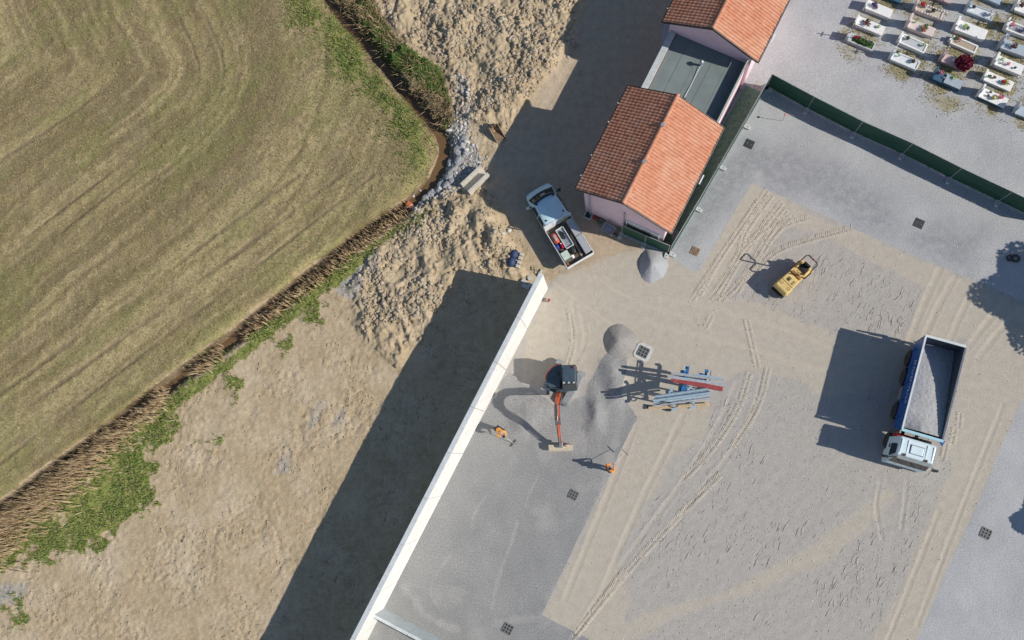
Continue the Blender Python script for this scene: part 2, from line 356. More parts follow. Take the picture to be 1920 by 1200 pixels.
HL = smooth_line(W([(120, -500), (250, -200), (330, 0), (372, 90), (380, 150), (330, 222), (200, 325), (0, 480), (-400, 800)]), 2)
tln, tal = pdist(X, Y, HL)
e_ = np.gradient(HL, axis=0); kk_ = np.clip(np.searchsorted(np.concatenate([[0], np.cumsum(np.hypot(*np.diff(HL, axis=0).T))]), tal.ravel()), 0, len(HL) - 1).reshape(X.shape)
sg_ = np.sign(e_[kk_, 0] * (Y - HL[kk_, 1]) - e_[kk_, 1] * (X - HL[kk_, 0])); tln = tln * sg_ + (n_w - .5) * .5 + (n_l - .5) * .8
m_line = .48 * vn(tln, tal * .022, .30, 11) + .30 * vn(tln, tal * .05 + 9, .8, 13) + .22 * vn(tln, tal * .03, 2.6, 15) + (n_s - .5) * .34 + (n_m - .5) * .34
m_str = np.zeros_like(X)
for line, w in FTR:
    ln_ = smooth_line(W(line), 1); dn = np.gradient(ln_, axis=0); dn /= np.hypot(dn[:, 0], dn[:, 1])[:, None] + 1e-9; ln_ = ln_ + np.stack([-dn[:, 1], dn[:, 0]], -1) * .42
    a, al = pdist(X, Y, ln_, 1.0); m_str = np.maximum(m_str, sstep(.42, .1, a + (n_s - .5) * .5) * sstep(.3, .6, vn(al, al * 0, 3.1, 5) + (n_m - .5) * .5))
m_dry = np.maximum(m_dry, m_str * m_field)
# --- height
Z = (n_l - .5) * .10 * (1 - m_yard * .8)
Z += m_field * (.12 + (n_s - .5) * .10 + (n_m - .5) * .06 - m_ftr * .05)
earth = (1 - m_field) * (1 - np.maximum(m_yard, sstep(-.1, .1, sd_cem))) * (1 - m_road)
Z += earth * ((n_m - .5) * .09 + (n_s - .5) * .045 + (vn(X, Y, .17, 81) - .5) * .035 - .05 * sstep(.10, .0, np.abs(fbm(X, Y, 1.1, 83, 4) - .5)) * sstep(.45, .6, n_w))
# small crumbs everywhere on bare earth
wf, wi = worley(X + n_s * .2, Y + n_s * .2, .33, 3)
lump = np.clip(1 - (wf / .62) ** 2, 0, 1) * (wi > .45) * (.3 + wi)
Z += earth * lump * .03 * sstep(.4, .7, n_w + .1)
# rubble: three clod sizes
sel = m_clod > .01; xs = X[sel] + (n_s[sel] - .5) * .3; ys = Y[sel] + (n_m[sel] - .5) * .5
h = np.zeros(xs.shape)
for cell, amp, sd in ((1.5, .10, 5), (.62, .13, 6), (.27, .09, 7)):
    f1, fi = worley(xs + (vn(xs, ys, .35, sd) - .5) * .35, ys + (vn(xs, ys, .35, sd + 4) - .5) * .35, cell, sd); h = h * .8 + amp * np.clip(1 - f1 / .8, 0, 1) * (fi > .35) * (.2 + 1.1 * fi)
rg = lambda sc, sd: (1 - np.abs(2 * fbm(xs * .85 + ys * .5, (-xs * .5 + ys * .85) * .6, sc, sd, 3) - 1)) ** 3
h += .30 * rg(2.6, 61) + .20 * rg(1.0, 64) + .12 * rg(.42, 67) + (vn(xs, ys, .16, 70) - .5) * .07
Z[sel] += m_clod[sel] * (h - .18 + (fbm(xs, ys, 3.0, 73, 3) - .5) * .55)
# spoil heaps, hollows
for px, py, rx, ry, hh, rot in [(905, 415, 1.1, .7, .7, 1.1), (930, 445, 1.5, .6, .55, 1.9), (870, 395, 1.3, .8, .6, .5), (800, 440, 1.5, 1.2, .35, .3), (955, 340, .9, .6, .35, .4), (880, 475, 1.2, .9, .4, 2.4), (1000, 120, 3.5, 2.0, .35, 1.1), (860, 60, 2.2, 1.0, .35, .9), (760, 40, 1.2, .7, .3, 2.2), (720, 110, .3, .3, .0, 0), (780, 120, 1.6, .7, .45, 2.3), (930, 190, 2, 1.2, .35, .8),
                                (995, 775, 1.1, .9, .28, 0), (975, 800, .6, .5, .18, 0), (1118, 770, .5, 1.3, .30, .15), (1148, 700, .75, 1.2, .34, .3), (1155, 735, .6, .8, .2, 0), (1110, 800, .5, .7, .16, 0)]:
    q = P(px, py); dx = X - q.x; dy = Y - q.y; a = dx * math.cos(rot) + dy * math.sin(rot); b = -dx * math.sin(rot) + dy * math.cos(rot)
    Z += hh * np.exp(-((a / rx) ** 2 + (b / ry) ** 2) * 1.2) * (.8 + .4 * n_s)
m_wet = sstep(.95, .35, dd + (n_s - .5) * .5 + .25 * (sd_field > 0))
# ditch channel (widest at the bend)
_, DSP = pdist(np.array([P(833, 285).x]), np.array([P(833, 285).y]), DITCH); DSP = float(DSP[0])
dw = .40 + .22 * vn(dal, dal * 0, 3.0, 5) + .22 * np.exp(-((dal - DSP) / 3.0) ** 2)
Z -= .85 * np.exp(-(dd / dw) ** 2.4) * (1 - .15 * n_s)
# yard surface: trampled gravel, gouges
rough_y = m_yard * (1 - m_pale) * (1 - m_fresh)
gs = fbm(X * .8 + Y * .6, (-X * .6 + Y * .8) * 2.6, .9, 71, 4)
w2, i2 = worley((X * .85 + Y * .52) * .55, (-X * .52 + Y * .85), .5, 9)
Z += rough_y * ((gs - .5) * .032 * (1 - .8 * m_sand) - .010 * np.clip(1 - (w2 / .22) ** 2, 0, 1) * (i2 > .72) * (1 - m_sand) * sstep(.4, .6, n_w))
Z += m_fresh * (n_s - .5) * .02 + m_pale * ((n_s - .5) * .015 + (n_m - .5) * .03)
Z += m_road * ((n_m - .5) * .06)
Z -= m_rut * .022 * (1 - m_field)
Z += .010 * np.clip(sstep(0, 1, np.abs(np.roll(m_rut, 2, 1) - np.roll(m_rut, -2, 1))), 0, 1) * m_yard
Z += .04 * (m_fresh > .5) * 0
# flat pads under things that stand on the ground
def hz(x, y):
    fx = (x - gx[0]) / STEP; fy = (y - gy[0]) / STEP; i = int(np.clip(fx, 0, NXV - 2)); j = int(np.clip(fy, 0, NYV - 2)); a = fx - i; b = fy - j
    return float((Z[j, i] * (1 - a) + Z[j, i + 1] * a) * (1 - b) + (Z[j + 1, i] * (1 - a) + Z[j + 1, i + 1] * a) * b)
def hzv(x, y):
    i = np.clip(((x - gx[0]) / STEP).astype(int), 0, NXV - 1); j = np.clip(((y - gy[0]) / STEP).astype(int), 0, NYV - 1); return Z[j, i]
def mval(m, x, y):
    i = np.clip(((x - gx[0]) / STEP).astype(int), 0, NXV - 1); j = np.clip(((y - gy[0]) / STEP).astype(int), 0, NYV - 1); return m[j, i]
def G(px, py):
    q = P(px, py); q.z = hz(q.x, q.y); return q

# ---- ground material
T = NT('ground_surface'); pos = T.pos()
def attr(nm):
    a = T.n('Attribute'); a.attribute_name = nm; s = T.n('SeparateColor'); T.t.links.new(a.outputs['Color'], s.inputs[0])
    return s.outputs[0], s.outputs[1], s.outputs[2], a.outputs['Alpha']
aF, aG, aGF, aDry = attr('cover_a'); aSand, aPale, aFresh, aDamp = attr('cover_b'); aRoad, aStone, aMoss, aDust = attr('cover_c'); aRut, aYard, aFtr, aClod = attr('cover_d'); aWet, aLine, _q1, _q2 = attr('cover_e')
nG = T.noise(pos, 9, 4, .75); nS = T.noise(pos, 15, 2, .8); nM = T.noise(pos, 2.2, 5, .65); nL = T.noise(pos, .35, 5, .6)
nP = T.noise(pos, 5.0, 4, .7)
def pm(m, k=.5, a=.35, b=.65): return T.rng(T.math('ADD', m, T.math('MULTIPLY', T.math('SUBTRACT', nP, .5), k)), a, b, smooth=True)
def shade(col, n, lo, hi):  # grain: multiply by a grey range
    g = T.rng(n, .25, .75, lo, hi); return T.mix(1.0, col, T.n('CombineColor').outputs[0] if False else grey(g), 'MULTIPLY')
def grey(v):
    c = T.n('CombineColor'); T.put(c.inputs[0], v); T.put(c.inputs[1], v); T.put(c.inputs[2], v); return c.outputs[0]
# bare earth
earthc = T.mix(T.rng(nM, .3, .7), (.40, .305, .19), (.54, .435, .295))
earthc = T.mix(T.rng(nL, .45, .65, 0, .6), earthc, (.60, .50, .37))
earthc = T.mix(T.rng(T.noise(pos, .8, 6, .7, .5), .56, .70, 0, .55), earthc, (.34, .255, .155))
earthc = T.mix(T.math('MULTIPLY', aClod, T.rng(nP, .35, .7, 0, .8)), earthc, (.47, .385, .265))
earthc = shade(earthc, nG, .72, 1.22)
# yard rough
yardc = shade(T.mix(T.rng(nM, .3, .7), (.395, .368, .338), (.46, .432, .40)), nG, .85, 1.13)
c = T.mix(pm(aYard), earthc, yardc)
sandc = shade(T.mix(T.rng(nM, .3, .7), (.445, .398, .33), (.525, .475, .402)), nG, .9, 1.08)
c = T.mix(T.math('MULTIPLY', pm(aSand, .5, .25, .8), .9), c, sandc)
c = T.mix(T.math('MULTIPLY', aRut, .35), c, (.56, .49, .40))
roadc = shade(T.mix(T.rng(nM, .3, .7), (.40, .32, .235), (.50, .41, .31)), nG, .85, 1.15)
c = T.mix(T.math('MULTIPLY', pm(aRoad), .85), c, roadc)
palec = shade(shade(T.mix(T.rng(nL, .35, .65), (.40, .405, .418), (.468, .472, .482)), nG, .88, 1.1), nS, .72, 1.26)
palec = T.mix(T.math('MULTIPLY', aDamp, T.rng(nM, .35, .6, .4, .95)), palec, shade((.29, .295, .31), nS, .7, 1.3))
c = T.mix(pm(aPale, .25, .42, .58), c, palec)
freshc = shade(shade(T.mix(T.rng(nL, .3, .7), (.25, .252, .255), (.315, .313, .31)), nG, .85, 1.15), nS, .62, 1.4)
freshc = T.mix(T.math('MULTIPLY', aDust, T.rng(nG, .3, .7, .15, .6)), freshc, (.50, .48, .46))
c = T.mix(pm(aFresh, .2, .42, .58), c, freshc)
stonec = shade((.42, .385, .34), nG, .55, 1.35)
c = T.mix(pm(aStone, .9, .4, .6), c, stonec)
mossc = shade(T.mix(T.rng(nP, .4, .6), (.25, .21, .075), (.36, .30, .15)), nG, .6, 1.3)
c = T.mix(T.math('MULTIPLY', pm(aMoss, 1.2, .30, .95), .8), c, mossc)
# field: dry stubble in drifts along the working direction
wob = T.n('VectorMath', operation='ADD'); wnz = T.n('TexNoise'); T.put(wnz.inputs['Vector'], pos); wnz.inputs['Scale'].default_value = .22; wnz.inputs['Detail'].default_value = 3
wsc = T.n('VectorMath', operation='SCALE'); T.put(wsc.inputs[0], wnz.outputs['Color']); wsc.inputs['Scale'].default_value = 2.6; T.put(wob.inputs[0], pos); T.put(wob.inputs[1], wsc.outputs[0]); fp = wob.outputs[0]
nF1 = T.noise(T.mapping(fp, .63, (5.0, .9, 1)), .8, 6, .7, .5); nF2 = T.noise(T.mapping(fp, .63, (1.6, .6, 1)), 1.5, 5, .75); nF3 = T.noise(T.mapping(fp, .63, (14.0, .5, 1)), .8, 4, .65)
nF4 = T.noise(pos, .9, 5, .7, .4)
fieldc = T.mix(T.rng(aLine, .34, .66), (.25, .20, .108), (.37, .30, .165))
fieldc = T.mix(T.rng(nF2, .42, .70, 0, .45), fieldc, (.255, .195, .11))
fieldc = T.mix(T.math('MULTIPLY', T.rng(nL, .45, .62), T.rng(nF4, .4, .65, 0, .7)), fieldc, (.30, .235, .165))
fieldc = T.mix(T.rng(aLine, .58, .72, 0, .6), fieldc, (.46, .375, .21))
fieldc = T.mix(T.rng(aLine, .40, .28, 0, .4), fieldc, (.19, .15, .085))
fieldc = T.mix(T.rng(nF4, .60, .72, 0, .4), fieldc, (.42, .335, .19))
fieldc = T.mix(T.math('MULTIPLY', aDry, .5), fieldc, (.45, .37, .19))
gf = T.math('MULTIPLY', aGF, T.rng(nP, .35, .68, .0, .85))
fieldc = T.mix(gf, fieldc, (.19, .22, .065))
fieldc = T.mix(T.math('MULTIPLY', T.rng(nF2, .48, .66), T.rng(nF4, .35, .55, 0, .5)), fieldc, (.26, .255, .09))
fieldc = T.mix(T.math('MULTIPLY', aFtr, .6), fieldc, (.17, .128, .085))
fieldc = shade(shade(fieldc, nG, .58, 1.38), nS, .68, 1.32)
c = T.mix(pm(aF, .3), c, fieldc)
greenc = shade(shade(T.mix(T.rng(nP, .35, .65), (.13, .185, .04), (.30, .30, .10)), nG, .55, 1.45), nS, .7, 1.3)
c = T.mix(pm(aG, 1.1, .42, .80), c, T.mix(T.rng(nM, .5, .66, 0, .7), greenc, (.33, .27, .13)))
c = T.mix(T.math('MULTIPLY', aWet, .85), c, shade((.13, .09, .05), nG, .6, 1.3))
T.put(T.b.inputs['Base Color'], c); T.b.inputs['Roughness'].default_value = .93; T.b.inputs['Specular IOR Level'].default_value = .15
hgt = T.math('ADD', T.math('MULTIPLY', nG, .7), T.math('MULTIPLY', nS, .35))
T.bump(hgt, .06, .55)
GROUND = T.m

# ---- build ground pieces
cov = {'cover_a': (m_field, m_green, m_gfield, m_dry), 'cover_b': (m_sand, m_pale, m_fresh, m_damp), 'cover_c': (m_road, m_stone, m_moss, m_dust), 'cover_d': (m_rut, m_yard, m_ftr, m_clod), 'cover_e': (m_wet, m_line, m_wet, m_wet)}
def cc(a): return (a[:-1, :-1] + a[1:, 1:]) / 2
reg = np.full((NYV - 1, NXV - 1), 1)
reg[cc(m_road) > .5] = 2
reg[cc(sd_cem) > 0] = 4
reg[cc(sd_yard) > 0] = 3
reg[cc(sd_field) > 0] = 0
IDX = np.arange(NXV * NYV).reshape(NYV, NXV)
VC = np.stack([X, Y, Z], -1).reshape(-1, 3)
for rid, nm in enumerate(['field', 'bare_earth', 'dirt_road', 'gravel_yard', 'cemetery_ground']):
    m = reg == rid
    q = np.stack([IDX[:-1, :-1][m], IDX[:-1, 1:][m], IDX[1:, 1:][m], IDX[1:, :-1][m]], -1)
    u, inv = np.unique(q, return_inverse=True); inv = inv.reshape(-1)
    me = bpy.data.meshes.new(nm); me.vertices.add(len(u)); me.vertices.foreach_set('co', VC[u].astype(np.float32).ravel())
    nf = len(q); me.loops.add(nf * 4); me.polygons.add(nf)
    me.loops.foreach_set('vertex_index', inv.astype(np.int32)); me.polygons.foreach_set('loop_start', np.arange(0, nf * 4, 4, dtype=np.int32))
    me.polygons.foreach_set('use_smooth', np.ones(nf, bool)); me.update(calc_edges=True)
    for an, ms in cov.items():
        at = me.attributes.new(an, 'FLOAT_COLOR', 'POINT')
        at.data.foreach_set('color', np.stack([np.clip(k, 0, 1).reshape(-1)[u] for k in ms], -1).astype(np.float32).ravel())
    me.materials.append(GROUND)
    tag(link(bpy.data.objects.new(nm, me)), kind='structure')
# far ground all round
far = MB(); r0 = (gx[0], gx[-1], gy[0], gy[-1])
far.add([(r0[0], r0[2], -.02), (r0[1], r0[2], -.02), (r0[1], r0[3], -.02), (r0[0], r0[3], -.02), (-400, -400, -.3), (400, -400, -.3), (400, 400, -.3), (-400, 400, -.3)],
        [(0, 1, 5, 4), (1, 2, 6, 5), (2, 3, 7, 6), (3, 0, 4, 7)])
tag(far.build('ground', mat('far_ground', (.30, .25, .15), .95, var=.3, scale=.3)), kind='structure')

# water in the ditch
TW = NT('ditch_water'); TW.b.inputs['Roughness'].default_value = .12
TW.put(TW.b.inputs['Base Color'], TW.mix(TW.noise(TW.pos(), 1.5, 4), (.13, .075, .035), (.20, .125, .06))); TW.bump(TW.noise(TW.pos(), 6, 2), .01, .3)
wm = MB(); L = []
for i, p in enumerate(DITCH):
    dr = DITCH[min(i + 1, len(DITCH) - 1)] - DITCH[max(i - 1, 0)]; dr /= np.linalg.norm(dr); nn = np.array([-dr[1], dr[0]])
    L += [(*(p + nn * .8), -.60), (*(p - nn * .8), -.60)]
wm.add(L, [(2 * i, 2 * i + 1, 2 * i + 3, 2 * i + 2) for i in range(len(DITCH) - 1)])
tag(wm.build('ditch_water', TW.m), kind='structure')

# ------------------------------------------------------------------ boundary walls
M_PLASTER = mat('white_plaster', (.80, .80, .78), .8, var=.06, scale=1.2, bump=.006, dirt=(.56, .51, .43), dirtamt=.5)
M_COPE = mat('coping_concrete', (.58, .61, .63), .8, var=.12, scale=3, bump=.004)
M_CROSS = mat('grey_panel', (.50, .55, .57), .75, var=.12, scale=2, bump=.004)
wa = P(1027.5, 540); wb = P(690, 1198); wdir = (wb - wa).normalized(); wlen = 30.0
WALLH = 4.6; TH = .24
wall = empty('boundary_wall', wa, math.atan2(wdir.y, wdir.x), 'long tall white plastered wall between the earth strip and the gravel yard', 'wall')
# local x runs down the wall; the yard is on local +y... (left of travel)
seg = 3.0; nseg = int(wlen / seg)
pm_ = MB().b2(0.0, seg - .025, -TH, 0, -.3, WALLH - .06).mesh('panel', M_PLASTER, bevel=.012)
cm_ = MB().b2(-.0, seg - .012, -TH - .03, .03, WALLH - .06, WALLH).mesh('coping', M_COPE, bevel=.012)
sgn = 1 if (Vector((-wdir.y, wdir.x)).dot(Vector((1, 0))) > 0) else -1
for i in range(nseg):
    for nm, me in (('panel', pm_), ('coping', cm_)):
        o = link(bpy.data.objects.new(nm, me), wall); o.location = (i * seg, 0 if sgn > 0 else TH, 0)
# cross wall in two steps
ca = P(712, 1136.5); cb = P(858, 1214)
cdir = (cb - ca).normalized(); cw = empty('partition_wall', ca, math.atan2(cdir.y, cdir.x), 'low grey panel wall meeting the long white wall at the photo bottom', 'wall')
cl = (cb - ca).length
j = cl * .47
MB().b2(.02, j, -.14, 0, -.2, 2.30).build('panel', M_CROSS, cw, bevel=.01)
MB().b2(.02, j - .01, -.16, .02, 2.30, 2.36).build('coping', M_COPE, cw)
MB().b2(j + .012, cl + 3, -.16, -.02, -.2, 2.18).build('panel', M_CROSS, cw, bevel=.01)
MB().b2(j + .022, cl + 3, -.18, .0, 2.18, 2.24).build('coping', M_COPE, cw)

# ------------------------------------------------------------------ pink houses
M_PINK = mat('pink_render', (.88, .65, .71), .85, var=.05, scale=1.5, bump=.003)
M_DARK = mat('dark_flashing', (.05, .045, .045), .5, var=.2, metal=.3)
M_DECK = mat('roof_underlay', (.16, .09, .07), .9)
M_WHITE = mat('white_paint', (.82, .83, .83), .5, var=.05, scale=3)
M_GALV = mat('galvanised', (.48, .51, .53), .45, metal=.6, var=.12, scale=8)
M_GREYM = mat('grey_pipe', (.42, .47, .50), .5, var=.1)
TT = NT('terracotta_tile'); oi = TT.n('ObjectInfo'); pz = TT.pos()
nt_ = TT.noise(pz, 3.1, 3, .8); nb_ = TT.noise(pz, .6, 3, .6)
tc = TT.mix(TT.rng(nt_, .3, .7), (.53, .205, .115), (.64, .325, .21)); tc = TT.mix(TT.rng(nb_, .45, .68, 0, .5), tc, (.66, .41, .29))
gi_ = TT.n('NewGeometry'); rnd = TT.math('FRACT', TT.math('ADD', oi.outputs['Random'], gi_.outputs['Random Per Island']))
tc = TT.mix(TT.rng(rnd, .55, 1.0, 0, .25), tc, (.40, .15, .095)); tc = TT.mix(TT.rng(rnd, .12, .0, 0, .25), tc, (.66, .44, .34))
TT.put(TT.b.inputs['Base Color'], tc); TT.b.inputs['Roughness'].default_value = .8; TT.b.inputs['Specular IOR Level'].default_value = .25
M_TILE = TT.m
TW_, TL_ = .1972, .335
def tile_geo(w=TW_, l=TL_):
    prof = [(.0, .004), (.022, .034), (.055, .055), (.095, .055), (.128, .034), (.150, .006), (w + .004, .006)]
    b = MB(); n = len(prof)
    vs = [(x, -.01, z + .030) for x, z in prof] + [(x, l, z) for x, z in prof] + [(x, -.01, z + .004) for x, z in prof]
    fs = [(i, i + 1, n + i + 1, n + i) for i in range(n - 1)] + [(2 * n + i, 2 * n + i + 1, i + 1, i) for i in range(n - 1)]
    return b.add(vs, fs)
TILE = tile_geo(); TILE_ME = TILE.mesh('tile', M_TILE); CAP_ME = None
def tile_ridge_mesh():
    b = MB(); n = 7
    for k, (y, r) in enumerate(((0, .125), (.40, .105))):
        for i in range(n):
            a = math.pi * i / (n - 1); b.v.append((-r * math.cos(a), y, r * .75 * math.sin(a) - .02))
    b.f += [(i, i + 1, n + i + 1, n + i) for i in range(n - 1)] + [tuple(range(n))]
    return b.mesh('ridge_tile', M_TILE)
RIDGE_ME = tile_ridge_mesh()
def house(loc, rz, Wd, Ln, he, hr, label, parts_rows, front):
    h = empty('pink_house', (loc[0], loc[1], 0), rz, label, 'house')
    ox, oy = .37, .27; x0, x1, y0, y1 = ox, Wd - ox, oy, Ln - oy; xm = Wd / 2; sl_ = (hr - he) / xm; zt = lambda x: he - .14 + sl_ * (xm - abs(x - xm))
    th = .25
    def gable(ya, yb):
        m = MB(); poly = [(x0, 0), (x1, 0), (x1, zt(x1)), (xm, zt(xm)), (x0, zt(x0))]
        m.add([(x, ya, z) for x, z in poly] + [(x, yb, z) for x, z in poly], [(0, 1, 2, 3, 4), (9, 8, 7, 6, 5)] + [(i, 5 + i, 5 + (i + 1) % 5, (i + 1) % 5) for i in range(5)])
        return m
    gable(y0, y0 + th).build('gable_wall', M_PINK, h); gable(y1 - th, y1).build('gable_wall', M_PINK, h)
    MB().b2(x0 + .002, x0 + th, y0 + th + .001, y1 - th - .001, 0, zt(x0) - .02).build('side_wall', M_PINK, h)
    MB().b2(x1 - th, x1 - .002, y0 + th + .001, y1 - th - .001, 0, zt(x1) - .02).build('side_wall', M_PINK, h)
    a = math.atan(sl_); ls = xm / math.cos(a); ncol = int((Ln - .04) / TW_); nrow = 12; ex = (ls - .05) / nrow
    cnt = 0
    for side in (-1, 1):
        d_ = MB(); e0 = (0, he) if side < 0 else (Wd, he)
        dx = xm if side < 0 else -xm
        d_.add([(e0[0], 0, he - .12), (e0[0], Ln, he - .12), (xm, Ln, hr - .12), (xm, 0, hr - .12), (e0[0], 0, he - .02), (e0[0], Ln, he - .02), (xm, Ln, hr - .02), (xm, 0, hr - .02)],
               [(0, 1, 2, 3), (7, 6, 5, 4), (0, 4, 5, 1), (1, 5, 6, 2), (2, 6, 7, 3), (3, 7, 4, 0)])
        rs = d_.build('roof_slope', M_DECK, h)
        rest = MB()
        # slope frame: X along the eave, Y up the slope, Z normal
        Yv = Vector((-side * math.cos(a), 0, math.sin(a))); Xv = Vector((0, -1, 0)) if side < 0 else Vector((0, 1, 0)); Zv = Xv.cross(Yv)
        org = Vector((e0[0], Ln - .02 if side < 0 else .02, he))
        R4 = Matrix(((Xv.x, Yv.x, Zv.x), (Xv.y, Yv.y, Zv.y), (Xv.z, Yv.z, Zv.z)))
        for r in range(nrow):
            for k in range(ncol):
                kk = ncol - 1 - k if side < 0 else k
                p = org + Xv * (kk * TW_) + Yv * (r * ex + .01) + Zv * (random.uniform(-.008, .008)) + Xv * random.uniform(-.006, .006) + Yv * random.uniform(-.015, .015)
                if side < 0 and k < parts_rows and cnt < 300:
                    o = link(bpy.data.objects.new('tile', TILE_ME), rs); cnt += 1
                    m4 = R4.to_4x4(); m4.translation = p; o.matrix_local = m4
                else:
                    rest.add([R4 @ Vector(q) + p for q in TILE.v], TILE.f)
        tag(rest.build('tile_field', M_TILE, rs), kind='stuff')
        gx_ = e0[0] + side * .05
        MB().tube([(gx_, -.02, he - .05), (gx_, Ln + .02, he - .05)], .075, 8).build('gutter', M_DARK, h)
        # verge flashings
        for yy in (-.035, Ln + .005):
            MB().bar((e0[0], yy + .015, he - .03), (xm, yy + .015, hr - .03 + .002 * side), .04, .17).build('verge_flashing', M_DARK, h)
        for yy in (.9, 2.3, 4.6, 5.9) if side < 0 else ():
            MB().box((gx_ - .05, yy, he), (.09, .05, .05)).build('gutter_clip', M_WHITE, h)
    yy = 0.0
    while yy < Ln - .2:
        o = link(bpy.data.objects.new('ridge_tile', RIDGE_ME), h); o.location = (xm, yy, hr + .045); yy += .36
    for yy in (Ln * .38, Ln * .72):
        MB().box((xm, yy, hr + .13), (.2, .22, .06)).build('ridge_bracket', M_GALV, h)
    # downpipe on the near gable, floodlight bracket under the right eave
    if front:
        MB().tube([(x0 + .38, y0 - .07, 0), (x0 + .38, y0 - .07, zt(x0 + .3) - .15)], .05, 8).build('downpipe', M_GREYM, h)
        MB().tube([(x1 - 2.7, y0 - .06, 0), (x1 - 2.7, y0 - .06, 4.2)], .045, 8).build('downpipe', M_GREYM, h)
    f = empty('eave_lamp', (Wd + .02, Ln * (.55 if front else .33), he - .3)); f.parent = h; del f
    lb = MB().box((Wd + .22, Ln * (.53 if front else .26), he - .25), (.08, .62, .05)).build('eave_lamp', M_WHITE, h)
    MB().bar((Wd - .1, Ln * (.53 if front else .26), he - .28), (Wd + .2, Ln * (.53 if front else .26), he - .28), .04).build('lamp_arm', M_GALV, lb)
    return h, (x0, x1, y0, y1, xm, zt)
HE, HR = 5.3, 7.0
uA, uB = P(1080, 355, HE), P(1257, 437, HE); hw_ = (uB - uA).length; hrz = math.atan2(uB.y - uA.y, uB.x - uA.x)
h1, hi = house(uA, hrz, hw_, 7.14, HE, HR, 'lower pink house with terracotta gable roof beside the white pickup', 25, True)
u2 = P(1243, 41, HE); h2, hi2 = house(u2, hrz, hw_, 7.14, HE, HR, 'upper pink house with terracotta gable roof cut by the photo top', 25, False)
# doorway in the near gable: white jambs, pale shutters
x0, x1, y0, y1, xm, zt = hi
dx0, dx1 = x1 - 2.45, x1 - .35
dw_ = MB().b2(dx0, dx1, y0 - .02, y0 + .01, .02, 2.6).build('double_door', mat('door_cream', (.72, .68, .58), .6, var=.1), h1)
for k in range(4):
    a = dx0 + (dx1 - dx0) * k / 4 + .02; MB().b2(a, a + (dx1 - dx0) / 4 - .04, y0 - .045, y0 - .021, .06, 2.55).build('door_panel', mat('door_cream', (.7, .68, .6)) if k != 2 else mat('door_net_shade', (.42, .46, .36), .6), dw_)  # greenish middle panel: shade of the green net painted into its colour
for a in (dx0 - .09, dx1 + .01): MB().b2(a, a + .08, y0 - .11, y0 + .005, 0, 2.72).build('door_jamb', M_WHITE, h1)
MB().b2(dx0 - .01, dx1 + .009, y0 - .10, y0 + .004, 2.61, 2.71).build('door_lintel', M_WHITE, h1)
MB().b2(dx0 - .3, dx1 + .3, y0 - .42, y0 - .005, -.02, .07).build('door_step', mat('step_concrete', (.46, .46, .44), .85), h1)

# flat-roofed link between the houses
Lx0, Lx1 = .55, 5.70; Ly0 = 7.14 - .27 + .006; R2 = Matrix.Rotation(-hrz, 2)
off2 = R2 @ Vector((u2.x - uA.x, u2.y - uA.y)); Ly1 = off2.y + .27 - .006
M_BIT = mat('bitumen_felt', (.185, .222, .222), .8, var=.12, scale=.9, bump=.006, bscale=60)
M_SEAM = mat('felt_lap', (.14, .17, .175), .8)
lk = empty('flat_roof_link', (uA.x, uA.y, 0), hrz, 'flat grey felt-roofed annex joining the two pink houses', 'annex')
ZR = 3.95
MB().b2(Lx0, Lx0 + .22, Ly0, Ly1, 0, ZR - .1).build('side_wall', M_PINK, lk)
MB().b2(Lx1 - .22, Lx1, Ly0, Ly1, 0, ZR - .1).build('side_wall', M_PINK, lk)
MB().b2(Lx0 + .001, Lx1 - .001, Ly0 + .002, Ly1 - .002, ZR - .1, ZR).build('roof_deck', M_BIT, lk)
k = 0
xx = Lx0 + .42
while xx + .2 < Lx1 - .12:
    wv = min(.92, Lx1 - .12 - xx); MB().b2(xx, xx + wv + .03, Ly0 + .01, Ly1 - .01, ZR + .004 + .006 * (k % 2), ZR + .009 + .006 * (k % 2)).build('felt_sheet', M_BIT, lk)
    MB().b2(xx - .02, xx + .012, Ly0 + .01, Ly1 - .01, ZR + .0165, ZR + .019).build('felt_lap', M_SEAM, lk); xx += .92; k += 1
MB().b2(Lx0 - .02, Lx0 + .38, Ly0 + .003, Ly1 - .003, ZR + .001, ZR + .2).build('parapet', mat('parapet_render', (.50, .53, .54), .8, var=.15, scale=4), lk, bevel=.01)
MB().b2(Lx0 + .385, Lx0 + .41, Ly0 + .02, Ly1 - .02, ZR + .02, ZR + .06).build('rust_strip', mat('rust_edge', (.25, .11, .06), .8), lk)
MB().b2(Lx1 - .10, Lx1 + .03, Ly0 + .003, Ly1 - .003, ZR + .001, ZR + .62).build('parapet', M_DARK, lk)
MB().b2(Lx1 - .04, Lx1 + .05, Ly0 + .003, Ly1 - .003, ZR + .62, ZR + .645).build('parapet_cap', mat('cap_sage', (.42, .50, .46), .5), lk)
vp = P(1315, 119, ZR + .3); vpl = R2 @ Vector((vp.x - uA.x, vp.y - uA.y))
vt = MB().lathe([(.08, 0), (.07, .5)], (vpl.x, vpl.y, ZR), 10).build('vent_pipe', M_GREYM, lk)
MB().lathe([(.14, .46), (.15, .52), (.10, .62), (.03, .66)], (vpl.x, vpl.y, ZR), 10).build('vent_cowl', M_GALV, vt, smooth=True)
be = P(1281, 187, ZR + .2); bel = R2 @ Vector((be.x - uA.x, be.y - uA.y))
MB().box((bel.x, bel.y, ZR + .12), (.22, .3, .2)).build('junction_box', M_DARK, lk)
MB().tube([(vpl.x, vpl.y - .1, ZR + .12), ((vpl.x + bel.x) / 2, (vpl.y + bel.y) / 2, ZR + .035), (bel.x, bel.y + .1, ZR + .1)], .018, 6).build('cable', M_WHITE, lk)

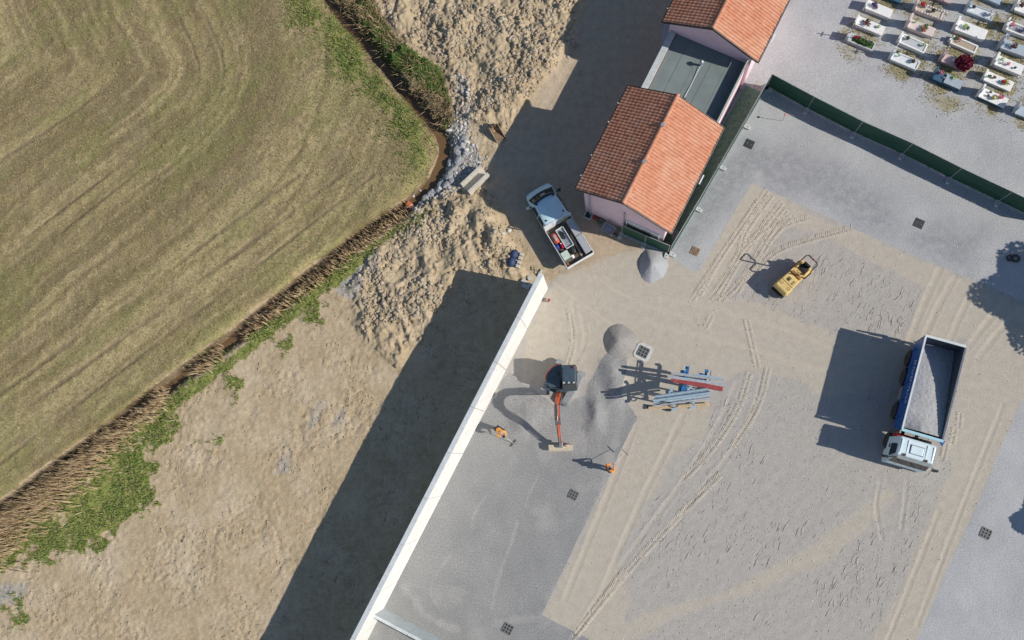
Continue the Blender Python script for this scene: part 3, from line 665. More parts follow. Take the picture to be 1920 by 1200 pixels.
# ------------------------------------------------------------------ mesh site fences
TM = NT('green_shade_net'); pz = TM.pos()
nn_ = TM.noise(TM.mapping(pz, 0, (2.5, 2.5, .25)), 1.6, 5, .65); TM.put(TM.b.inputs['Base Color'], TM.mix(TM.rng(nn_, .3, .7), (.006, .045, .026), (.018, .105, .062)))
TM.b.inputs['Roughness'].default_value = .7; TM.bump(TM.noise(pz, 3, 3), .03, .5)
M_NET = TM.m
M_FOOT = mat('concrete_foot', (.55, .56, .55), .85, var=.12, scale=12)
def fence(pts, label, H=2.05, sag=.04, foot=True, tags=()):
    f = empty('site_fence', (pts[0].x, pts[0].y, 0), 0, label, 'fence'); o0 = Vector((pts[0].x, pts[0].y, 0))
    P2 = [Vector((p.x, p.y, 0)) - o0 for p in pts]
    for i, (a, b) in enumerate(zip(P2[:-1], P2[1:])):
        dr = (b - a).normalized(); nr = Vector((-dr.y, dr.x, 0)); m = MB(); nx, nz = 14, 6; Ls = (b - a).length
        for layer in (0, 1):
            for iz in range(nz + 1):
                for ix in range(nx + 1):
                    s = ix / nx; tz = iz / nz
                    bow = .05 * math.sin(s * math.pi) * math.sin(tz * math.pi) + .015 * math.sin(s * 23 + i) * tz
                    q = a + dr * (.02 + s * (Ls - .04)) + nr * (bow + layer * .006); m.v.append((q.x, q.y, .06 + tz * (H - .08) - sag * math.sin(s * math.pi) * tz))
        n1 = (nx + 1) * (nz + 1)
        for iz in range(nz):
            for ix in range(nx):
                q = iz * (nx + 1) + ix; m.f += [(q, q + 1, q + nx + 2, q + nx + 1), (n1 + q + nx + 1, n1 + q + nx + 2, n1 + q + 1, n1 + q)]
        m.build('net_panel', M_NET, f, smooth=True)
        MB().bar(a + Vector((0, 0, H)), b + Vector((0, 0, H)), .035).build('frame_rail', M_GALV, f)
        MB().bar(a + Vector((0, 0, .06)) - nr * .03, b + Vector((0, 0, .06)) - nr * .03, .035).build('frame_rail', M_GALV, f)
    for i, a in enumerate(P2):
        MB().tube([a + Vector((0, 0, 0)), a + Vector((0, 0, H + .03))], .024, 8).build('post', M_GALV, f)
        if foot:
            dr = (P2[min(i + 1, len(P2) - 1)] - P2[max(i - 1, 0)]).normalized(); r = math.atan2(dr.y, dr.x)
            nr = Vector((-dr.y, dr.x, 0))
            fb = MB().prism([(-.11, -.30), (.11, -.30), (.14, -.1), (.14, .1), (.11, .30), (-.11, .30), (-.14, .1), (-.14, -.1)], -.02, .15, .08).build('foot_block', M_FOOT, f, loc=a - nr * .12); fb.rotation_euler.z = r
            MB().lathe([(.035, .152), (.035, .158)], (0, -.12, 0), 8).build('socket_hole', M_DARK, fb)
    return f
fence([P(*q) for q in [(1438, 163), (1514, 204), (1602, 249), (1692, 289), (1781, 334), (1872, 377), (1962, 420)]], 'green netted site fence running along the cemetery gravel to the right edge')
fence([P(*q) for q in [(1166, 437), (1209, 456), (1252, 474)]], 'short green netted fence in front of the pink house door', sag=.02)
fence([P(*q) for q in [(1255, 475), (1305, 391), (1350, 313), (1395, 236), (1436, 165)]], 'green netted site fence along the eave side of the lower pink house', sag=.02)
# green turf strip between that fence and the house
gs_ = [P(*q) for q in [(1258, 466), (1425, 172), (1398, 160), (1240, 440)]]
tm_ = MB(); tm_.prism([(p.x, p.y) for p in gs_], .0, .035)
tag(tm_.build('turf_strip', mat('green_mat', (.17, .27, .20), .95, var=.35, scale=6, bump=.02, bscale=30)), kind='structure')

# ------------------------------------------------------------------ vehicles
M_VWHITE = mat('vehicle_white', (.70, .82, .87), .3, var=.04, scale=2, dirt=DUST, dirtamt=.18, spec=.5)
M_GLASS = mat('dark_glass', (.015, .02, .025), .07, var=.1, spec=.8)
M_BLACKP = mat('black_plastic', (.025, .025, .027), .55, var=.3)
M_TYRE = mat('tyre_rubber', (.03, .03, .032), .85, var=.3, dirt=DUST, dirtamt=.4)
M_BLUE = mat('tipper_blue', (.014, .085, .31), .4, var=.12, scale=2, dirt=(.2, .25, .32), dirtamt=.25)
M_STEEL = mat('worn_steel', (.33, .33, .33), .5, metal=.5, var=.2, scale=6, dirt=DUST, dirtamt=.5)
M_CHASSIS = mat('chassis_black', (.035, .036, .04), .7, var=.3, dirt=DUST, dirtamt=.3)
M_RED = mat('signal_red', (.42, .03, .025), .45, var=.15)
M_RIM = mat('wheel_rim', (.32, .33, .34), .5, metal=.4, var=.2)
def wheel(parent, x, y, r, w):
    t = MB().lathe([(r * .62, -w / 2), (r * .93, -w / 2), (r, -w * .36), (r, w * .36), (r * .93, w / 2), (r * .62, w / 2)], (0, 0, 0), 20, 'Y').build('wheel', M_TYRE, parent, loc=(x, y, r))
    s = 1 if y > 0 else -1
    MB().lathe([(r * .6, -w * .3), (r * .6, w * .3), (r * .3, w * .36), (r * .12, w * .42)], (0, 0, 0), 14, 'Y').build('rim', M_RIM, t).scale = (1, s, 1)
    return t
# ---- tipper lorry
rm = (P(1735, 632, 3.1) + P(1810, 655, 3.1)) / 2; fm = (P(1690, 805, 3.1) + P(1768, 826, 3.1)) / 2
trz = math.atan2(fm.y - rm.y, fm.x - rm.x)
tr = empty('tipper_truck', (rm.x, rm.y, 0), trz, 'white-cab tipper truck with blue body loaded with grey gravel', 'truck')
HB = 1.17
MB().b2(-.1, 7.0, -.48, -.34, .75, 1.02).build('chassis_rail', M_CHASSIS, tr); MB().b2(-.1, 7.0, .34, .48, .75, 1.02).build('chassis_rail', M_CHASSIS, tr)
for ax in (.95, 2.15): MB().b2(ax - .07, ax + .07, -.9, .9, .44, .60).build('axle', M_CHASSIS, tr)
for ax in (4.3, 6.15): MB().b2(ax - .06, ax + .06, -.9, .9, .42, .56).build('axle', M_CHASSIS, tr)
for ax in (.95, 2.15, 4.3, 6.15):
    for s in (-1, 1): wheel(tr, ax, s * .98, .5, .32)
def slab(poly, th, axis_n):   # thick plate from 4 points
    n_ = Vector(axis_n).normalized() * th; v = [Vector(p) for p in poly]
    return MB().add(v + [p + n_ for p in v], [(0, 1, 2, 3), (7, 6, 5, 4), (0, 4, 5, 1), (1, 5, 6, 2), (2, 6, 7, 3), (3, 7, 4, 0)])
z0, z1 = 1.25, 3.1
MB().b2(-.05, 5.35, -1.08, 1.08, 1.08, z0).build('body_floor', M_BLUE, tr)
for s in (-1, 1):
    sb_ = slab([(-.02, s * 1.10, z0), (5.42, s * 1.10, z0), (5.50, s * HB, z1), (-.05, s * HB, z1)], .06, (0, -s, 0)).build('side_board', M_BLUE, tr)
    MB().bar((-.05, s * (HB - .03), z1 + .03), (5.5, s * (HB - .03), z1 + .03), .10, .06).build('top_rail', mat('rail_pale', (.62, .66, .68), .45, var=.1) if s < 0 else mat('rail_dark', (.13, .15, .19), .5, var=.2), sb_)
    for k in range(5): MB().b2(.5 + k * 1.05, .58 + k * 1.05, s * 1.14 - .03, s * 1.14 + .03, z0, 1.9).build('side_rib', M_BLUE, sb_)
    if s < 0:   # pale lettering strip, letter shapes only
        xx = 1.35
        for k in range(13):
            lw = random.choice((.10, .13, .16)); m = MB(); yb = -1.175; zz = 2.42
            m.b2(xx, xx + .035, yb - .012, yb, zz, zz + .26)
            if k % 3 != 1: m.b2(xx + .036, xx + lw, yb - .012, yb, zz + (.0 if k % 2 else .22), zz + (.04 if k % 2 else .26))
            if k % 4 == 0: m.b2(xx + lw + .001, xx + lw + .036, yb - .012, yb, zz, zz + .26)
            tag(m.build('letter_mark', mat('letter_pale', (.55, .68, .82), .5), sb_), kind='stuff'); xx += lw + .07
for nm_, mm_ in (('liner', 1),): slab([(.02, 1.035, z0 + .01), (5.36, 1.035, z0 + .01), (5.42, HB - .065, z1 - .01), (-.0, HB - .065, z1 - .01)], .012, (0, -1, 0)).build('side_liner', mat('liner_dark', (.10, .095, .095), .7, var=.3, dirt=DUST, dirtamt=.2), tr)
slab([(.045, -1.03, z0 + .01), (.045, 1.03, z0 + .01), (-.085, HB - .08, z1 - .06), (-.085, -HB + .08, z1 - .06)], .012, (1, 0, 0)).build('tail_liner', mat('liner_dark', (.1, .095, .095)), tr)
fb_ = slab([(5.40, -1.10, z0), (5.40, 1.10, z0), (5.62, HB, z1 + .02), (5.62, -HB, z1 + .02)], .06, (-1, 0, .1)).build('front_board', M_BLUE, tr)
MB().b2(5.50, 5.66, -HB - .02, HB + .02, z1 + .021, z1 + .10).build('top_rail', mat('rail_lightblue', (.38, .62, .72), .45, var=.1), fb_)
MB().add([(5.55, HB - .2, z1 + .09), (5.55, HB + .12, z1 + .09), (5.85, HB + .02, z1 + .05), (5.55, HB - .2, z1 - .1), (5.55, HB + .12, z1 - .1), (5.85, HB + .02, z1 - .1)], [(0, 1, 2), (5, 4, 3), (0, 3, 4, 1), (1, 4, 5, 2), (2, 5, 3, 0)]).build('corner_bracket', M_BLUE, tr)
slab([(-.02, -1.10, z0), (-.02, 1.10, z0), (-.16, HB, z1 - .05), (-.16, -HB, z1 - .05)], .06, (1, 0, 0)).build('tailgate', mat('tail_steel', (.20, .22, .26), .5, metal=.3), tr)
MB().b2(-.20, -.06, -HB, HB, z1 - .049, z1 + .03).build('tail_rail', mat('rail_pale', (.6, .64, .66)), tr)
for k in range(3): MB().b2(-.30, -.20, -.9 + k * .8, -.7 + k * .8, 1.3, 2.6).build('tail_rib', M_STEEL, tr)
# load: heaped gravel
gm = MB(); nx_, ny_ = 60, 28
for i in range(nx_ + 1):
    for k in range(ny_ + 1):
        s, q = i / nx_, k / ny_; x = .02 + s * 5.36; y = (-1 + 2 * q) * 1.07
        hgt_ = 3.02 - 1.30 * (1 - s) ** 1.05 + .16 * math.sin(math.pi * q) * math.sin(math.pi * s) - .40 * max(0, (s - .80) / .2) * max(0, .45 - q) * 2
        gm.v.append((x, y, hgt_ + random.uniform(-.022, .022)))
gm.f += [(i * (ny_ + 1) + k, (i + 1) * (ny_ + 1) + k, (i + 1) * (ny_ + 1) + k + 1, i * (ny_ + 1) + k + 1) for i in range(nx_) for k in range(ny_)]
b0 = len(gm.v); gm.v += [(.02, -1.07, z0), (.02, 1.07, z0), (5.38, 1.07, z0), (5.38, -1.07, z0)]; gm.f += [(b0, b0 + 1, b0 + 2, b0 + 3)]
TG = NT('load_gravel'); pz = TG.pos(); ng1 = TG.noise(pz, 12, 3, .85); ng2 = TG.noise(pz, 1.1, 4, .6)
TG.put(TG.b.inputs['Base Color'], TG.mix(TG.rng(ng1, .3, .7), TG.mix(TG.rng(ng2, .35, .65), (.30, .30, .305), (.38, .375, .375)), (.56, .555, .55))); TG.b.inputs['Roughness'].default_value = .95; TG.bump(ng1, .05, .7)
gl = gm.build('gravel_load', TG.m, None, smooth=True); gl.location = tr.location; gl.rotation_euler = tr.rotation_euler
tag(gl, 'grey gravel heaped inside the blue tipper body', 'gravel', kind='stuff')
# cab
cabp = [(5.93, .95), (5.90, 2.82), (6.0, 2.90), (6.95, 2.93), (7.08, 2.84), (7.42, 1.72), (7.50, 1.45), (7.50, .55), (6.75, .45), (6.62, .85)]
cb_ = MB().profile(cabp, -1.13, 1.13, .13).build('cab', M_VWHITE, tr, bevel=.05)
MB().add([(7.115, -.97, 2.78), (7.115, .97, 2.78), (7.425, 1.08, 1.76), (7.425, -1.08, 1.76), (7.095, -.97, 2.77), (7.095, .97, 2.77), (7.40, 1.08, 1.75), (7.40, -1.08, 1.75)], [(0, 1, 2, 3), (7, 6, 5, 4), (0, 4, 5, 1), (1, 5, 6, 2), (2, 6, 7, 3), (3, 7, 4, 0)]).build('windscreen', M_GLASS, cb_)
for k in range(2): MB().bar((7.43, -.3 + k * .75, 1.80), (7.27, -.75 + k * .75, 2.32), .03).build('wiper', M_BLACKP, cb_)
MB().b2(7.0, 7.22, -.98, .98, 2.84, 2.90).build('sun_visor', mat('visor_grey', (.28, .31, .31), .3), cb_)
hp = MB().b2(6.25, 6.72, -.36, .36, 2.92, 2.985).build('roof_hatch', M_VWHITE, cb_, bevel=.03); hp.location.x += .02
MB().b2(6.23, 6.78, -.40, .40, 2.905, 2.938).build('hatch_seal', mat('seal_grey', (.2, .2, .21), .6), cb_)
for k in range(6):
    y = -.9 + k * .36
    if abs(y) > .45: MB().b2(6.05, 6.85, y - .02, y + .02, 2.90, 2.945).build('roof_rib', M_VWHITE, cb_)
for s in (-1, 1):
    MB().b2(6.86, 7.0, s * .62 - .06, s * .62 + .06, 2.92, 3.01).build('marker_lamp', mat('amber_lens', (.12, .06, .03), .2), cb_)
    kk = 1.05
    sw = MB().add([(6.35, s * 1.112, 1.75), (7.10, s * 1.112, 1.70), (6.93, s * 1.052, 2.60), (6.38, s * 1.052, 2.62), (6.35, s * 1.085, 1.75), (7.10, s * 1.085, 1.70), (6.93, s * 1.025, 2.60), (6.38, s * 1.025, 2.62)], [(0, 1, 2, 3), (7, 6, 5, 4), (0, 4, 5, 1), (1, 5, 6, 2), (2, 6, 7, 3), (3, 7, 4, 0)]).build('side_window', M_GLASS, cb_)
    sw.scale.y = 1.018
    MB().b2(6.4, 6.62, s * 1.135 - .02, s * 1.135 + .02, 1.42, 1.48).build('door_handle', M_BLACKP, cb_)
    MB().bar((7.15, s * 1.0, 2.6), (7.28, s * 1.42, 2.55), .04).build('mirror_arm', M_BLACKP, cb_)
    MB().b2(7.2, 7.34, s * 1.44 - .11, s * 1.44 + .11, 1.9, 2.55).build('mirror', M_BLACKP, cb_, bevel=.03)
    MB().b2(7.502, 7.53, s * .8 - .18, s * .8 + .18, .75, .98).build('headlight', mat('lamp_lens', (.6, .62, .62), .1), cb_)
    MB().b2(6.5, 6.9, s * 1.13 - .05, s * 1.13 + .05, .35, .42).build('step', M_STEEL, tr)
    # mudguard arcs
    for ax in (.95, 2.15, 4.3):
        pts = [(ax + .6 * math.cos(a), .5 + .58 * math.sin(a)) for a in [math.pi * k / 8 for k in range(1, 8)]]
        mg = MB()
        for (xa, za), (xb, zb) in zip(pts[:-1], pts[1:]):
            mg.add([(xa, s * .80, za), (xb, s * .80, zb), (xb, s * 1.15, zb), (xa, s * 1.15, za), (xa, s * .80, za + .025), (xb, s * .80, zb + .025), (xb, s * 1.15, zb + .025), (xa, s * 1.15, za + .025)], [(0, 1, 2, 3), (7, 6, 5, 4), (0, 4, 5, 1), (2, 6, 7, 3), (1, 5, 6, 2), (3, 7, 4, 0)])
        bm_ = bmesh.new(); 
        o = mg.build('mudguard', M_BLACKP, tr); bm_.from_mesh(o.data); bmesh.ops.remove_doubles(bm_, verts=bm_.verts, dist=.001); bm_.to_mesh(o.data); bm_.free()
MB().b2(7.5, 7.56, -.95, .95, .58, .72).build('bumper', mat('bumper_grey', (.2, .2, .21), .5), cb_)
MB().b2(5.68, 5.88, -1.0, -.2, 1.0, 1.9).build('air_tank', M_RED, tr, bevel=.03)
MB().b2(5.68, 5.88, -.15, .95, 1.0, 2.1).build('engine_stack', M_BLACKP, tr, bevel=.02)
for k in range(4): MB().tube([(5.78, .0 + k * .22, 2.1), (5.72, .05 + k * .22, 2.4), (5.82, .12 + k * .22, 2.3)], .03, 6).build('air_hose', M_BLACKP, tr)
MB().b2(2.85, 3.65, -1.12, -.62, .45, .95).build('fuel_tank', M_STEEL, tr, bevel=.05); MB().b2(2.85, 3.6, .62, 1.1, .45, .95).build('battery_box', M_STEEL, tr, bevel=.03)
MB().b2(-.15, -.05, -1.0, 1.0, .55, .68).build('rear_bar', mat('rear_bar_pale', (.6, .58, .5), .6), tr)

# ---- crew-cab dropside pickup
prm = (P(1065, 504, 1.2) + P(1113, 473, 1.2)) / 2; pn = P(1007, 355, 1.0); prz = math.atan2(pn.y - prm.y, pn.x - prm.x)
pk = empty('dropside_pickup', (prm.x, prm.y, hz(prm.x, prm.y)), prz, 'white crew-cab dropside pickup parked in the shade of the lower house', 'pickup')
PZ = 0
# body as cross sections along x
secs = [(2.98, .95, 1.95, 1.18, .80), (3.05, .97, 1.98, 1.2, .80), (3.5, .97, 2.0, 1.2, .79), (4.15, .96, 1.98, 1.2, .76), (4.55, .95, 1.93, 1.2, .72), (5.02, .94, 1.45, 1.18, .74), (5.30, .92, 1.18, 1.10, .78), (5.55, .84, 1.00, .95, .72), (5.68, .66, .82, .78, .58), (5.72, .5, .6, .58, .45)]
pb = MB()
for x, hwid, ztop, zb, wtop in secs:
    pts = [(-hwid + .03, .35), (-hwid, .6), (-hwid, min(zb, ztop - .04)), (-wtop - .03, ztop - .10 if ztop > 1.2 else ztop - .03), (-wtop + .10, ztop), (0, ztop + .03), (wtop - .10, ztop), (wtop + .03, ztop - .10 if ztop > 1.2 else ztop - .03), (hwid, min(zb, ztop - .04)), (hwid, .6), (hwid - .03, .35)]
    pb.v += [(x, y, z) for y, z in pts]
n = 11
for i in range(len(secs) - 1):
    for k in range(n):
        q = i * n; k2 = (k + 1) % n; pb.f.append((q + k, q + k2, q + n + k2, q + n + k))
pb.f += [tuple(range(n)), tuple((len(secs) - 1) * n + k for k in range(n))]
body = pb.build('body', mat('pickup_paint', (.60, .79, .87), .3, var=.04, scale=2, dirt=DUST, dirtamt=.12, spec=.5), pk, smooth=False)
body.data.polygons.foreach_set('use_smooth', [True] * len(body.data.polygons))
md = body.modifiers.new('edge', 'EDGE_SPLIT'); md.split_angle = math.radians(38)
# windscreen and side glass just proud of the body
ws = MB(); nw = 9
for i, (x, wd, z) in enumerate([(4.58, .74, 1.965), (4.80, .79, 1.76), (5.03, .84, 1.52), (5.22, .87, 1.34)]):
    for k in range(nw):
        q = -1 + 2 * k / (nw - 1); ws.v.append((x - .10 * q * q, q * wd, z + .03 - .045 * q * q))
ws.f += [(i * nw + k, i * nw + k + 1, (i + 1) * nw + k + 1, (i + 1) * nw + k) for i in range(3) for k in range(nw - 1)]
wso = ws.build('windscreen', M_GLASS, body, smooth=True); sm = wso.modifiers.new('t', 'SOLIDIFY'); sm.thickness = .035; sm.offset = 0
MB().box((4.90, -.1, 1.72), (.16, .28, .01), 0, Matrix.Rotation(.8, 3, 'Y')).build('dash_paper', mat('paper_blue', (.45, .55, .6), .6), body)
for s in (-1, 1):
    for xa, xb in ((3.15, 3.78), (3.86, 4.62)):
        xt = xb - (.22 if xb > 4 else 0)
        MB().add([(xa, s * .975, 1.24), (xb, s * .975, 1.24), (xt, s * .825, 1.86), (xa + .03, s * .835, 1.86), (xa, s * .95, 1.22), (xb, s * .95, 1.22), (xt, s * .80, 1.84), (xa + .03, s * .81, 1.84)], [(0, 1, 2, 3), (7, 6, 5, 4), (0, 4, 5, 1), (1, 5, 6, 2), (2, 6, 7, 3), (3, 7, 4, 0)]).build('side_window', M_GLASS, body)
    MB().bar((4.66, s * .93, 1.30), (4.72, s * 1.08, 1.36), .05).build('mirror_arm', M_BLACKP, body)
    MB().b2(4.62, 4.78, s * 1.16 - .11, s * 1.16 + .11, 1.22, 1.46).build('mirror', M_BLACKP if s < 0 else M_VWHITE, body, bevel=.03)
    MB().box((5.50, s * .70, .93), (.24, .2, .1), s * -.3).build('headlight', mat('lamp_lens', (.6, .62, .62)), body)
    for xx_ in (3.2, 4.45): MB().b2(xx_ - .05, xx_ + .05, s * .62 - .05, s * .62 + .05, 1.99 if xx_ < 4 else 1.945, 2.03 if xx_ < 4 else 1.99).build('roof_fixing', M_BLACKP, body)
    wheel(pk, 1.15, s * .83, .33, .22); wheel(pk, 4.75, s * .83, .33, .22)
MB().b2(.05, 2.95, -.5, .5, .42, .66).build('chassis_rail', M_CHASSIS, pk)
MB().b2(5.60, 5.76, -.75, .75, .38, .56).build('bumper', M_BLACKP, pk, bevel=.04)
# bed
M_BEDW = mat('dropside_white', (.74, .76, .77), .4, var=.06, dirt=DUST, dirtamt=.3)
MB().b2(.04, 2.90, -.95, .95, .84, .90).build('bed_floor', mat('bed_ply', (.13, .105, .09), .8, var=.3), pk)
MB().b2(.0, .05, -.98, .98, .78, 1.26).build('tail_board', M_BEDW, pk, bevel=.008)
for s in (-1, 1): MB().b2(.055, 2.86, s * .965 - .018, s * .965 + .018, .78, 1.25).build('drop_side', M_BEDW, pk, bevel=.006)
hb = MB().b2(2.87, 2.92, -.96, .96, .85, 1.35).build('headboard', M_BEDW, pk)
for y in (-.94, -.3, .3, .94): MB().b2(2.872, 2.918, y - .03, y + .03, 1.351, 1.97).build('headboard_post', M_BEDW, hb)
MB().b2(2.868, 2.922, -.97, .97, 1.971, 2.03).build('headboard_rail', M_BEDW, hb)
for k in range(4): MB().b2(2.885, 2.905, -.93, .93, 1.44 + k * .12, 1.47 + k * .12).build('headboard_slat', M_BEDW, hb)
def on_bed(name, m, material, label, cat, smooth=False, bevel=0, **kw):
    o = m.build(name, material, None, smooth, bevel); o.location = pk.location; o.rotation_euler = pk.rotation_euler
    return tag(o, label, cat, **kw)
BZ = .902
M_BOX = mat('toolbox_grey', (.50, .52, .54), .4, metal=.3, var=.08)
for xa, xb, lab in ((1.52, 2.70, 'long grey steel toolbox in the pickup bed, nearer the cab'), (.22, 1.46, 'long grey steel toolbox in the pickup bed, nearer the tailboard')):
    e = empty('tool_box', pk.location, prz, lab, 'toolbox', 'toolboxes in the pickup bed')
    MB().b2(xa, xb, -.90, -.50, BZ, 1.33).build('box_body', M_BOX, e, bevel=.01); MB().b2(xa - .01, xb + .01, -.915, -.485, 1.332, 1.37).build('lid', M_BOX, e, bevel=.01)
    MB().b2((xa + xb) / 2 - .06, (xa + xb) / 2 + .06, -.484, -.465, 1.2, 1.3).build('latch', M_BLACKP, e)
e = empty('metal_tray', pk.location, prz, 'shallow pale steel tray lying along the middle of the pickup bed', 'tray')
MB().b2(1.15, 2.50, -.12, .36, BZ + .2, BZ + .24).build('tray_base', M_GALV, e)
for a, b in (((1.13, -.14), (2.52, -.14)), ((1.13, .38), (2.52, .38)), ((1.13, -.14), (1.13, .38)), ((2.52, -.14), (2.52, .38))): MB().bar((*a, BZ + .29), (*b, BZ + .29), .05, .17).build('tray_rim', mat('tray_rim_pale', (.6, .63, .64), .4), e)
for a, b in ((1.2, -.08), (1.2, .32), (2.4, -.08), (2.4, .32)): MB().b2(a, a + .06, b, b + .05, BZ, BZ + .199).build('leg', M_GALV, e)
on_bed('hose_tangle', MB().tube([(2.25 - .45 * k / 20 + .14 * math.sin(k * 1.7), .16 + .12 * math.cos(k * 1.3), BZ + .29 + .02 * (k % 3)) for k in range(21)], .035, 6), M_BLACKP, 'black hose tangled in the steel tray on the pickup', 'hose', smooth=True)
e = empty('air_compressor', pk.location, prz, 'red and grey compressor tank at the front left of the pickup bed', 'compressor')
MB().lathe([(.05, 1.72), (.15, 1.76), (.19, 1.85), (.19, 2.32), (.15, 2.42), (.05, 2.46)], (0, .66, BZ + .22), 14, 'X').build('tank', mat('tank_red', (.55, .10, .06), .4, var=.15), e, smooth=True)
MB().b2(1.9, 2.3, .58, .74, BZ + .38, BZ + .5).build('motor_cover', mat('cover_grey', (.4, .41, .42), .5), e, bevel=.03)
MB().b2(1.8, 1.88, .56, .78, BZ, BZ + .1).build('foot', M_BLACKP, e); MB().b2(2.3, 2.38, .56, .78, BZ, BZ + .1).build('foot', M_BLACKP, e)
e = empty('jerry_can', pk.location, prz, 'crimson plastic jerry can in the pickup bed beside the tray', 'jerry can')
MB().b2(1.28, 1.62, .44, .62, BZ, BZ + .40).build('can_body', mat('crimson_plastic', (.42, .015, .06), .4), e, bevel=.03); MB().tube([(1.34, .53, BZ + .40), (1.38, .53, BZ + .46), (1.52, .53, BZ + .46), (1.56, .53, BZ + .40)], .02, 6).build('handle', mat('crimson_plastic', (.5, .02, .07)), e); MB().lathe([(.04, BZ + .40), (.04, BZ + .45)], (1.6, .53, 0), 8).build('cap', M_WHITE, e)
on_bed('blue_bag', MB().blob((1.6, .78, BZ + .16), (.24, .12, .17), 10, .2, 3), mat('bag_blue', (.02, .06, .35), .6), 'crumpled blue bag wedged against the pickup dropside', 'bag', smooth=True)
e = empty('storage_crate', pk.location, prz, 'pale green lidded crate at the rear left of the pickup bed', 'crate')
MB().b2(.55, 1.05, .42, .88, BZ, BZ + .32).build('crate_body', mat('crate_green', (.36, .48, .40), .5), e, bevel=.02); MB().b2(.54, 1.06, .41, .89, BZ + .322, BZ + .36).build('lid', mat('lid_pale', (.55, .66, .58), .5), e, bevel=.01)
on_bed('black_sack', MB().blob((.95, .08, BZ + .17), (.36, .2, .18), 12, .22, 5), M_BLACKP, 'lumpy black sack in the middle rear of the pickup bed', 'sack', smooth=True)
on_bed('white_rag', MB().blob((.55, .3, BZ + .12), (.14, .12, .12), 10, .3, 6), M_WHITE, 'small crumpled white rag near the pickup tailboard', 'rag', smooth=True)
on_bed('orange_strap', MB().tube([(.18 + .12 * math.cos(k), .74 + .10 * math.sin(k * 1.2), BZ + .04 + .012 * k) for k in range(14)], .025, 6), mat('strap_orange', (.7, .22, .1), .6), 'coiled orange strap in the rear left corner of the pickup', 'strap', smooth=True)
on_bed('timber_plank', MB().box((.95, -.28, BZ + .06), (1.9, .12, .06), -.06), mat('plank_wood', (.42, .32, .21), .8, var=.25, scale=9), 'timber plank lying beside the grey toolboxes in the pickup', 'plank')
for k in range(3): on_bed('yellow_stake', MB().bar((2.75 - k * .04, -.36 - k * .14, BZ), (2.80, -.36 - k * .14, 1.65), .035), mat('stake_yellow', (.55, .45, .05), .5), ('yellow stake at the pickup headboard, furthest from the toolboxes', 'yellow stake at the pickup headboard, middle one', 'yellow stake at the pickup headboard, nearest the toolboxes')[k], 'stake', group='yellow stakes against the headboard')

# ---- excavator
eo = P(1055, 718); erz = -math.pi / 2 + .025
ex_ = empty('mini_excavator', (eo.x, eo.y, 0), erz, 'dark excavator with orange boom and wide grading bucket spreading gravel', 'excavator')
M_EXD = mat('excavator_slate', (.055, .085, .115), .4, var=.15, scale=4, dirt=DUST, dirtamt=.15, spec=.5)
M_ORANGE = mat('excavator_orange', (.75, .13, .035), .45, var=.12, scale=5, dirt=DUST, dirtamt=.25)
M_DKARM = mat('arm_dark', (.16, .13, .15), .5, var=.3, dirt=DUST, dirtamt=.3)
M_TRACK = mat('track_steel', (.34, .37, .40), .6, metal=.3, var=.2, scale=10, dirt=DUST, dirtamt=.4)
trel = math.radians(-119) - erz
for s in (-1, 1):
    tk = MB(); n_ = 10; Lh, r_ = .92, .30
    out = [(Lh + r_ * math.sin(math.pi * k / n_), .30 + r_ * math.cos(math.pi * k / n_)) for k in range(n_ + 1)] + [(-Lh - r_ * math.sin(math.pi * k / n_), .30 - r_ * math.cos(math.pi * k / n_)) for k in range(n_ + 1)]
    tko = tk.profile(out, s * .77 - .20, s * .77 + .20).build('track', M_TRACK, ex_); tko.rotation_euler.z = trel
    # track shoes
    for k in range(15):
        x = -.95 + k * .135
        MB().b2(x, x + .085, s * .77 - .215, s * .77 + .215, .602, .635).build('track_shoe', M_TRACK, tko)
    MB().b2(-.6, .6, s * .54 - .05, s * .54 + .03, .2, .48).build('roller_frame', M_CHASSIS, tko)
uf = MB().b2(-.55, .55, -.55, .55, .28, .62).build('undercarriage', M_CHASSIS, ex_); uf.rotation_euler.z = trel
# slewing house with round tail
rt = [(-1.0 * math.cos(a) - .05, 1.0 * math.sin(a)) for a in [math.radians(-80 + 160 * k / 14) for k in range(15)]]
rt = [(x, y) for x, y in rt] + [(.55, .95), (.62, .2), (.62, -.6), (.45, -.98)]
MB().prism(rt, .66, .84).build('slew_deck', M_EXD, ex_)
tailp = [(x * .99, y * .99) for x, y in [(-1.0 * math.cos(a) - .05, 1.0 * math.sin(a)) for a in [math.radians(-84 + 100 * k / 12) for k in range(13)]]] + [(.35, -.08), (.42, -.75), (.2, -.96)]
MB().prism(tailp, .842, 1.55, .06).build('engine_cover', M_EXD, ex_, bevel=.03)
MB().tube([(-1.02 * math.cos(a) - .05, 1.02 * math.sin(a), 1.30) for a in [math.radians(-84 + 84 * k / 12) for k in range(13)]], .04, 6).build('tail_stripe', M_ORANGE, ex_)
MB().lathe([(.05, 1.5), (.05, 1.78)], (-.5, -.25, 0), 8).build('exhaust', M_BLACKP, ex_)
cabo = [(-.88, .846), (-.92, 2.40), (-.84, 2.50), (.16, 2.50), (.26, 2.42), (.48, 1.5), (.48, .846)]
cx_ = MB().profile(cabo, .03, .98, .05).build('cab', M_EXD, ex_, bevel=.03)
MB().add([(.285, .12, 2.38), (.285, .89, 2.38), (.492, .91, 1.52), (.492, .10, 1.52), (.265, .12, 2.36), (.265, .89, 2.36), (.47, .91, 1.50), (.47, .10, 1.50)], [(0, 1, 2, 3), (7, 6, 5, 4), (0, 4, 5, 1), (1, 5, 6, 2), (2, 6, 7, 3), (3, 7, 4, 0)]).build('windscreen', M_GLASS, cx_)
